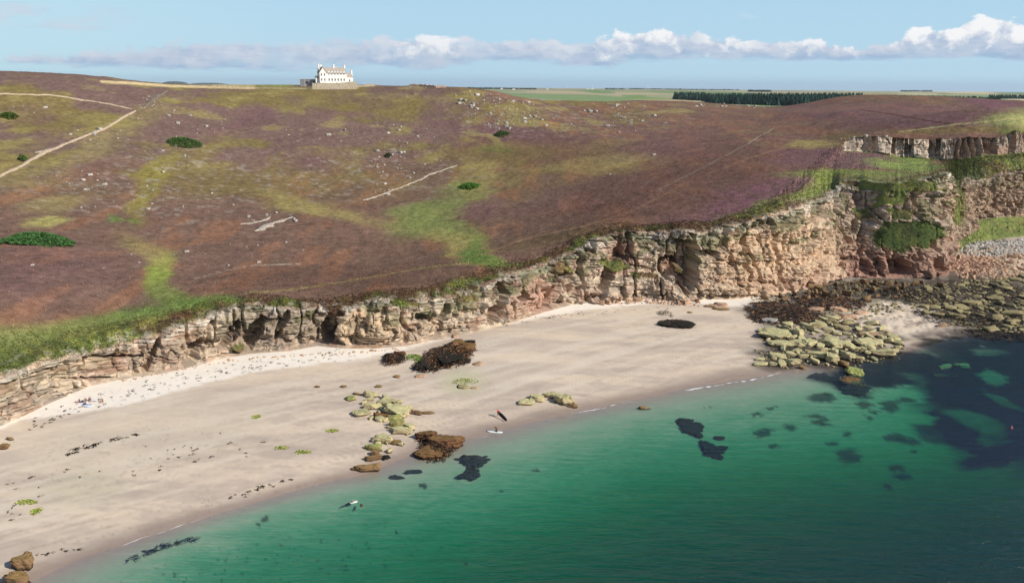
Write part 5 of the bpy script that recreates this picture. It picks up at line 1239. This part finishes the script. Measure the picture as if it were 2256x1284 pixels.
stone_wall([(688, 190.5), (712, 191.5), (740, 191), (765, 189.5), (786, 187.5)], 2.6, .8, M_WALLST, 'rough stone terrace wall in front of the white mansion', D=Dh - 14, drop=4)
stone_wall([(786, 190), (800, 189.5), (826, 188)], 1.0, .7, M_WALLST, 'low pale garden wall running right from the mansion', D=Dh - 4)
stone_wall([(905, 188), (930, 188), (960, 190.5), (985, 193)], 1.5, 1.4, mat('pink_granite', color=tuple(lin(206, 178, 160)), nz=.4, nscale=1), 'tumbled pinkish stone dyke on the crest right of the mansion', seed=8, drop=1)
stone_wall([(318, 236), (335, 222), (352, 212), (368, 200)], .7, .6, mat('old_dyke', color=tuple(lin(132, 126, 116)), nz=.5), 'old grey field dyke climbing the hill from the path junction', seed=9, drop=1)
fe = empty('fence', tuple(near_moor(600, 193))); tag(fe, 'post and wire fence along the grass below the house on the left', 'fence'); fo = np.array(fe.location)
fpts = [near_moor(480 + 6.5 * i, 193.5) - fo for i in range(34)]
for p in fpts: boxes('post', [((p[0], p[1], p[2] - .4), (.22, .22, 1.7))], M_WOOD, fe)
boxes('rail', [(tuple((a + b) / 2 + [0, 0, .85]), (float(np.hypot(*(b - a)[:2])), .08, .12), math.atan2((b - a)[1], (b - a)[0])) for a, b in zip(fpts[:-1], fpts[1:])], M_WOOD, fe)
M_TARM = mat('car_park', color=tuple(lin(134, 130, 132)), nz=.1)

# ------------------------------------------------------------------ wind turbines and far farms
M_TURB = mat('turbine_white', color=(.85, .86, .88), nz=0, rough=.5)
for px, D, hub, bl, az_, lab in [(1247, 9600, 42, 20, .3, 'leftmost far wind turbine left of the white farm'),(1302, 9400, 44, 21, 1.0, 'wind turbine standing behind the white farm'),(1362, 9400, 46, 20, .6, 'third wind turbine from the left on the horizon'),(1422, 6900, 40, 19, .1, 'nearest wind turbine, rightmost on the plain')]:
    p = far_point(px, D); t = empty('wind_turbine', tuple(p), -.2); tag(t, lab, 'wind turbine', 'wind turbines on the horizon')
    n = 12; V = []
    for z, r_ in ((-2, 1.9), (hub, 1.2)):
        for i in range(n): V.append((r_ * math.cos(i * 6.283 / n), r_ * math.sin(i * 6.283 / n), z))
    mesh_obj('tower', V, [(i, (i + 1) % n, n + (i + 1) % n, n + i) for i in range(n)] + [tuple(range(n, 2 * n))], M_TURB, t)
    boxes('nacelle', [((0, .8, hub), (2.4, 6, 2.4))], M_TURB, t)
    for k in range(3):
        a = az_ + k * 2.0944; V = []; 
        for q, w in ((0, .8), (.25, 1.5), (1, .35)): V += [(math.cos(a) * bl * q - math.sin(a) * w, -2.6, hub + 1.2 + math.sin(a) * bl * q + math.cos(a) * w), (math.cos(a) * bl * q + math.sin(a) * w, -2.6, hub + 1.2 + math.sin(a) * bl * q - math.cos(a) * w)]
        V += [(x, y - .4, z) for x, y, z in V]
        mesh_obj('blade', V, [(0,1,3,2),(2,3,5,4),(6,8,9,7),(8,10,11,9),(0,2,8,6),(2,4,10,8),(1,7,9,3),(3,9,11,5),(4,5,11,10),(0,6,7,1)], M_TURB, t, smooth=False)
for px, D, w, h, lab in [(1292, 6200, 22, 6, 'left building of the white farm on the plain'),(1302, 6250, 26, 7, 'right building of the white farm on the plain'),(1028, 4300, 12, 6, 'tiny white cottage on the plain right of the mansion hill'),(1105, 5200, 16, 6, 'white cottage by the dark wood strip on the plain'),(1131, 5000, 18, 5, 'second white cottage right of the wood strip'),(1204, 5600, 16, 6, 'pale cottage with dark roof left of the white farm')]:
    p = far_point(px, D); t = empty('farmhouse', tuple(p), .1); tag(t, lab, 'farmhouse')
    boxes('wall', [((0, 0, -1), (w, 8, h))], M_WHITE, t); prism('roof', [(-4.4, h - 1), (4.4, h - 1), (0, h + 2.5)], 'x', -w / 2 - .3, w / 2 + .3, M_ROOF, t)

# ------------------------------------------------------------------ people
def skin_obj(name, J, E, m, parent, root=None, sub=1):
    me = bpy.data.meshes.new(name); names = list(J); ix = {k: i for i, k in enumerate(names)}
    me.from_pydata([J[k][0] for k in names], [(ix[a], ix[b]) for a, b in E], [])
    o = bpy.data.objects.new(name, me); COL.objects.link(o); o.parent = parent; me.materials.append(m)
    md = o.modifiers.new('skin', 'SKIN'); me.skin_vertices.new() if not me.skin_vertices else None
    lay = me.skin_vertices[0].data
    for k in names: lay[ix[k]].radius = (J[k][1], J[k][1] if len(J[k]) < 3 else J[k][2]); lay[ix[k]].use_root = False
    lay[ix[root or names[0]]].use_root = True
    sb = o.modifiers.new('sub', 'SUBSURF'); sb.levels = sub; sb.render_levels = sub
    md.use_smooth_shade = True
    return o
M_SKIN = mat('skin', color=tuple(lin(206, 158, 130)), nz=0, rough=.6)
def cloth(name, rgb): return mat(name, color=tuple(lin(*rgb)), nz=.08, nscale=6)
M_BLACK = cloth('black_neoprene', (30, 32, 36)); M_RED = cloth('red_top', (206, 70, 74)); M_NAVY = cloth('navy_cloth', (50, 52, 78)); M_HAIR = cloth('brown_hair', (70, 48, 34)); M_PURPLE = cloth('plum_cloth', (110, 84, 112)); M_TANC = cloth('brown_cloth', (128, 104, 82))
def person(loc, rz, pose, top, bottom, label, legs_bare=True, group=None):
    t = empty('person', tuple(loc), rz); tag(t, label, 'person', group)
    J = {'pelvis': ((0, 0, .95), .13, .10), 'spine': ((0, 0, 1.15), .125, .095), 'chest': ((0, 0, 1.34), .15, .10), 'neck': ((0, .01, 1.49), .055), 'jaw': ((0, .03, 1.57), .07), 'head': ((0, .015, 1.65), .092, .1), 'crown': ((0, 0, 1.72), .06)}
    for s, k in ((-1, 'l'), (1, 'r')):
        J.update({k + 'sh': ((.18 * s, 0, 1.42), .062), k + 'el': ((.24 * s, -.02, 1.14), .045), k + 'wr': ((.25 * s, .06, .90), .028), k + 'ha': ((.25 * s, .09, .83), .03),
                  k + 'hip': ((.1 * s, 0, .88), .09), k + 'kn': ((.11 * s, .03, .50), .058), k + 'an': ((.11 * s, 0, .09), .04), k + 'to': ((.12 * s, .16, .04), .035)})
    if pose == 'sit':
        sh = -.80
        for k in ('pelvis', 'spine', 'chest', 'neck', 'jaw', 'head', 'crown', 'lsh', 'rsh'): J[k] = ((J[k][0][0], J[k][0][1], J[k][0][2] + sh),) + J[k][1:]
        for s, k in ((-1, 'l'), (1, 'r')): J.update({k + 'hip': ((.1 * s, .05, .12), .09), k + 'kn': ((.16 * s, .42, .42), .058), k + 'an': ((.14 * s, .72, .08), .04), k + 'to': ((.15 * s, .88, .04), .035), k + 'el': ((.26 * s, .12, .42), .045), k + 'wr': ((.2 * s, .34, .42), .028), k + 'ha': ((.18 * s, .41, .43), .03)})
    if pose == 'kneel':
        sh = -.42
        for k in ('pelvis', 'spine', 'chest', 'neck', 'jaw', 'head', 'crown', 'lsh', 'rsh'): J[k] = ((J[k][0][0], J[k][0][1] + (J[k][0][2] - .95) * .35, J[k][0][2] + sh),) + J[k][1:]
        for s, k in ((-1, 'l'), (1, 'r')): J.update({k + 'hip': ((.1 * s, 0, .46), .09), k + 'kn': ((.12 * s, .22, .07), .058), k + 'an': ((.12 * s, -.22, .06), .04), k + 'to': ((.12 * s, -.38, .04), .035), k + 'el': ((.26 * s, .34, .78), .045), k + 'wr': ((.2 * s, .5, .56), .028), k + 'ha': ((.19 * s, .56, .5), .03)})
    if pose == 'carry':
        J.update({'rel': ((.30, .10, 1.14), .045), 'rwr': ((.34, .30, 1.02), .028), 'rha': ((.35, .37, .98), .03), 'lel': ((-.10, .26, 1.16), .045), 'lwr': ((.12, .42, 1.08), .028), 'lha': ((.18, .45, 1.06), .03),
                  'lkn': ((-.11, .2, .52), .058), 'lan': ((-.11, .12, .10), .04), 'lto': ((-.12, .28, .05), .035), 'ran': ((.11, -.25, .12), .04), 'rto': ((.12, -.1, .04), .035)})
    if pose == 'swim':
        R_ = {}
        for k, v in J.items(): x, y, z = v[0]; R_[k] = ((x, (z - .95) * 1.0, .02 + (z - .95) * .18 + y * .3),) + v[1:]
        J = R_
        for s, k in ((-1, 'l'), (1, 'r')): J.update({k + 'el': ((.3 * s, .62, .10), .045), k + 'wr': ((.24 * s, .82, .14), .028), k + 'ha': ((.23 * s, .88, .14), .03)})
    E = [('pelvis', 'spine'), ('spine', 'chest'), ('chest', 'neck'), ('neck', 'jaw'), ('jaw', 'head'), ('head', 'crown')]
    for k in 'lr':
        E += [('chest', k + 'sh'), (k + 'sh', k + 'el'), (k + 'el', k + 'wr'), (k + 'wr', k + 'ha'), ('pelvis', k + 'hip'), (k + 'hip', k + 'kn'), (k + 'kn', k + 'an'), (k + 'an', k + 'to')]
    top_n = ['spine', 'chest', 'lsh', 'rsh', 'lel', 'rel', 'pelvis']
    base = dict(J)
    for k, s in (('l', -1), ('r', 1)):
        h_ = np.array(J[k + 'ha'][0]); w_ = np.array(J[k + 'wr'][0]); d = h_ - w_; d /= np.linalg.norm(d); side = np.cross(d, [0, 0, 1.0]); side /= np.linalg.norm(side) + 1e-6
        for i, (off, ln) in enumerate(((-.03, .065), (-.01, .08), (.01, .085), (.028, .07))):
            n1 = f'{k}f{i}'; J[n1] = (tuple(h_ + d * ln + side * off - np.array([0, 0, .012 * i])), .009); E.append((k + 'ha', n1))
        J[k + 'th'] = (tuple(h_ + d * .02 + side * .06 * s), .010); E.append((k + 'ha', k + 'th'))
    hd = np.array(J['jaw'][0]) * .5 + np.array(J['head'][0]) * .5
    J['nose'] = (tuple(hd + (np.array([0, .11, 0]) if pose != 'swim' else np.array([0, .03, -.09]))), .014); E.append(('head', 'nose'))
    skin_obj('body', J, E, M_SKIN, t, 'pelvis')
    g_ = lambda ks, f: {k: (base[k][0], base[k][1] * f, (base[k][2] if len(base[k]) > 2 else base[k][1]) * f) for k in ks}
    Jt = g_(top_n, 1.22); skin_obj('top', Jt, [('pelvis', 'spine'), ('spine', 'chest'), ('chest', 'lsh'), ('chest', 'rsh'), ('lsh', 'lel'), ('rsh', 'rel')], top, t, 'chest')
    ks = ['pelvis', 'lhip', 'rhip', 'lkn', 'rkn'] + ([] if legs_bare else ['lan', 'ran']); Jb = g_(ks, 1.2)
    skin_obj('trousers', Jb, [('pelvis', 'lhip'), ('pelvis', 'rhip'), ('lhip', 'lkn'), ('rhip', 'rkn')] + ([] if legs_bare else [('lkn', 'lan'), ('rkn', 'ran')]), bottom, t, 'pelvis')
    c = base['head'][0]; cr = base['crown'][0]; back = (c[0], c[1] - .03, c[2] + .02)
    skin_obj('hair', {'a': (back, .1, .1), 'b': ((cr[0], cr[1] - .01, cr[2] + .0), .085, .085)}, [('a', 'b')], M_HAIR, t)
    return t
def board(name, loc, rot, L, W_, th, m, label, cat, deck=None, fin=True):
    t = empty(name, tuple(loc)); t.rotation_euler = rot; tag(t, label, cat)
    n = 28; V = []; Fs = []; a = np.linspace(0, 2 * math.pi, n, endpoint=False)
    ox = np.sign(np.cos(a)) * np.abs(np.cos(a)) ** .8 * L / 2; oy = np.sign(np.sin(a)) * np.abs(np.sin(a)) ** .75 * W_ / 2; rk = (np.abs(ox) / (L / 2)) ** 4 * L * .03
    for sc, z in ((.86, 0), (1, th * .5), (.9, th)):
        for i in range(n): V.append((ox[i] * sc, oy[i] * sc, z + rk[i]))
    Fs = [tuple(range(n))[::-1], tuple(range(2 * n, 3 * n))] + [(k * n + i, k * n + (i + 1) % n, (k + 1) * n + (i + 1) % n, (k + 1) * n + i) for k in (0, 1) for i in range(n)]
    mesh_obj('hull', V, Fs, m, t)
    if deck: mesh_obj('deck_pad', [(ox[i] * .6, oy[i] * .72, th + .006) for i in range(n)] + [(ox[i] * .6, oy[i] * .72, th + .02) for i in range(n)], [tuple(range(n, 2 * n))] + [(i, (i + 1) % n, n + (i + 1) % n, n + i) for i in range(n)], deck, t)
    if fin: mesh_obj('fin', [(-L * .42, -.01, 0), (-L * .36, -.01, 0), (-L * .43, -.01, -.2), (-L * .42, .01, 0), (-L * .36, .01, 0), (-L * .43, .01, -.2)], [(0, 1, 2), (5, 4, 3), (0, 3, 4, 1), (1, 4, 5, 2), (2, 5, 3, 0)], m, t)
    return t
M_TEAL = mat('teal_board', color=tuple(lin(120, 205, 190)), rough=.35, nz=0); M_WBOARD = mat('white_board', color=(.85, .87, .86), rough=.35, nz=0); M_DKB = mat('dark_board', color=tuple(lin(42, 34, 40)), rough=.4, nz=0)
p1 = ground(1097, 918); person(p1, math.radians(-140), 'carry', M_RED, M_NAVY, 'person in a red top walking on the wet sand carrying a dark board')
bc_ = p1 + np.array([.95, -1.1, .62]); dvec = Vector((1.9, -2.2, -.95)).normalized()
b1 = board('surfboard', bc_, (0, 0, 0), 3.1, .72, .11, M_DKB, 'long dark paddle board carried nose down by the person in red', 'paddle board')
b1.rotation_euler = (Matrix.Rotation(math.atan2(dvec.y, dvec.x), 4, 'Z') @ Matrix.Rotation(math.asin(-dvec.z), 4, 'Y') @ Matrix.Rotation(math.radians(62), 4, 'X')).to_euler()
p2 = ground(1090, 952); board('paddleboard', (p2[0], p2[1], max(.03, p2[2] + .02)), (0, 0, math.radians(-12)), 3.2, .8, .12, M_WBOARD, 'white and teal paddle board lying at the water edge', 'paddle board', deck=M_TEAL)
person((p2[0] + .35, p2[1] + .05, max(.17, p2[2] + .16)), math.radians(70), 'kneel', M_BLACK, M_BLACK, 'person in black kneeling on the teal paddle board at the water edge', legs_bare=False)
M_TOWEL = cloth('pale_blue_towel', (214, 224, 240)); M_TOWELW = cloth('white_towel', (240, 238, 240)); M_BAG = cloth('dark_bag', (70, 74, 96))
for px, py, a, tp, bt, lab in [(176, 886, 2.6, M_PURPLE, M_NAVY, 'leftmost person seated in the group on the white sand'), (189, 884, 3.4, M_TANC, M_BLACK, 'middle person seated in the group on the white sand'), (198, 882.5, 4.0, M_NAVY, M_PURPLE, 'rightmost person seated in the group on the white sand'), (226, 885, 3.0, M_TANC, M_TANC, 'person in brown sitting alone right of the beach group')]:
    person(ground(px, py), a, 'sit', tp, bt, lab)
def towel(px, py, w, d, rz, m, lab):
    g_ = ground(px, py); V = []; r = random.Random(int(px * 7))
    for i in range(9):
        for j in range(6): V.append(((i / 8 - .5) * w, (j / 5 - .5) * d, .05 + r.uniform(0, .06)))
    o = mesh_obj('towel', V, grid_faces(9, 6)[:, ::-1], m); o.location = tuple(g_); o.rotation_euler = (0, 0, rz); md = o.modifiers.new('s', 'SOLIDIFY'); md.thickness = .02; tag(o, lab, 'towel')
towel(181, 889, 1.9, 1.0, .2, M_TOWELW, 'white towel under the left of the beach group'); towel(192, 894, 2.0, 1.2, -.3, M_TOWEL, 'pale blue towel in front of the beach group'); towel(206, 882, 1.4, .9, .1, M_TOWELW, 'white towel right of the beach group')
for px, py, lab in [(187, 891, 'dark bag lying between the towels of the beach group'), (182, 886, 'small dark bag beside the leftmost seated person')]:
    P, F_ = rock_shape(int(px), sub=2, planes=4, top=.8); o = mesh_obj('bag', P * [.35, .24, .25] + [0, 0, .15], F_, M_BAG); o.location = tuple(ground(px, py)); mesh_obj('handle', [(-.15, -.02, .3), (-.1, -.02, .48), (.1, -.02, .48), (.15, -.02, .3), (-.15, .02, .3), (-.1, .02, .48), (.1, .02, .48), (.15, .02, .3)], [(0, 1, 5, 4), (1, 2, 6, 5), (2, 3, 7, 6)], M_BLACK, o); tag(o, lab, 'bag')
s1 = at_z(771, 1108, 0); person((s1[0] - .1, s1[1], -.02), math.radians(-60), 'swim', M_BLACK, M_BLACK, 'swimmer in a black wetsuit holding a white bodyboard in the shallows', legs_bare=False)
board('bodyboard', (s1[0] + .55, s1[1] + .25, .02), (0, 0, math.radians(25)), 1.25, .58, .08, M_WBOARD, 'short white bodyboard floating beside the black wetsuit swimmer', 'bodyboard', fin=False)
s2 = at_z(796, 1112, 0); person((s2[0], s2[1], -.08), math.radians(200), 'swim', M_BLACK, M_BLACK, 'second swimmer in black right of the white bodyboard', legs_bare=False)
bu = at_z(2229, 944, 0); P, F_ = rock_shape(5, sub=2, planes=0, top=2, rough=0); o = mesh_obj('mooring_buoy', P * [.2, .2, .22] + [0, 0, .1], F_, cloth('pink_buoy', (226, 110, 110))); o.location = tuple(bu); mesh_obj('ring', [(math.cos(a) * .1, 0, .42 + math.sin(a) * .1) for a in np.linspace(0, 6.2, 12)] + [(math.cos(a) * .14, .03, .42 + math.sin(a) * .14) for a in np.linspace(0, 6.2, 12)], [(i, i + 1, 13 + i, 12 + i) for i in range(11)], M_WBOARD, o); tag(o, 'tiny pink mooring buoy on the dark water at the right edge', 'buoy')

# foam along the water line
M_FOAM = mat('sea_foam', color=(.8, .8, .8), nz=.1, nscale=3)
def foam(pts, w, label, seed):
    P = np.array([at_z(a, b, .03)[:2] for a, b in pts]); L = np.r_[0, np.cumsum(np.linalg.norm(np.diff(P, axis=0), axis=1))]; t = np.arange(0, L[-1], .25); x = np.interp(t, L, P[:, 0]); y = np.interp(t, L, P[:, 1])
    x = smooth(x, 9); y = smooth(y, 9); y = y + (fbm(t / 2.5, t * 0, 3, seed) - .5) * .9; dx = np.gradient(x); dy = np.gradient(y); n = np.hypot(dx, dy) + 1e-9; a = w * np.clip((fbm(t / 1.2, t * 0 + 3, 3, seed + 1) - .30) * 2.6, .02, 1.4) * np.clip(np.minimum(t, t[-1] - t) / 4, .1, 1)
    V = np.stack([np.stack([x - dy / n * a * q, y + dx / n * a * q, np.maximum(.03, shore_z(x, y) + .03)], -1) for q in (-.5, .5)], 1)
    tag(mesh_obj('foam', V.reshape(-1, 3), grid_faces(len(t), 2), M_FOAM), label, 'foam', kind='stuff')
foam([(1480,864),(1500,860),(1540,855),(1600,845),(1650,838),(1690,828),(1722,821)], .55, 'thin white foam line where the water meets the sand left of the rocks', 1)
foam([(1240,915),(1290,905),(1350,893),(1400,883)], .25, 'faint broken foam along the middle water line', 11)
foam([(240,1212),(300,1190),(380,1164),(450,1142)], .13, 'faint broken foam along the lower left water line', 13)
foam([(690,1070),(720,1062),(738,1058)], .35, 'short faint foam line by the tail of the rock chain', 3)
foam([(1058,964),(1070,960),(1084,957)], .35, 'short foam streak left of the teal paddle board', 5)
foam([(455,1139),(475,1133)], .3, 'tiny foam streak on the lower left water line', 7)

# ------------------------------------------------------------------ haze
def haze(dens):
    V = []; Fs = []; box_mb(V, Fs, (0, 6900, -16), (30000, 15000, 150)); m = bpy.data.materials.new('haze'); m.use_nodes = True; t = m.node_tree; t.nodes.clear(); g = N(t)
    o_ = g.n('ShaderNodeOutputMaterial'); v = g.n('ShaderNodeVolumePrincipled'); v.inputs['Color'].default_value = (.80, .88, .97, 1); v.inputs['Density'].default_value = dens; v.inputs['Anisotropy'].default_value = .2; g.put(o_.inputs['Volume'], v.outputs[0])
    tag(mesh_obj('haze', V, Fs, m, smooth=False), kind='stuff')
haze(3.2e-5)
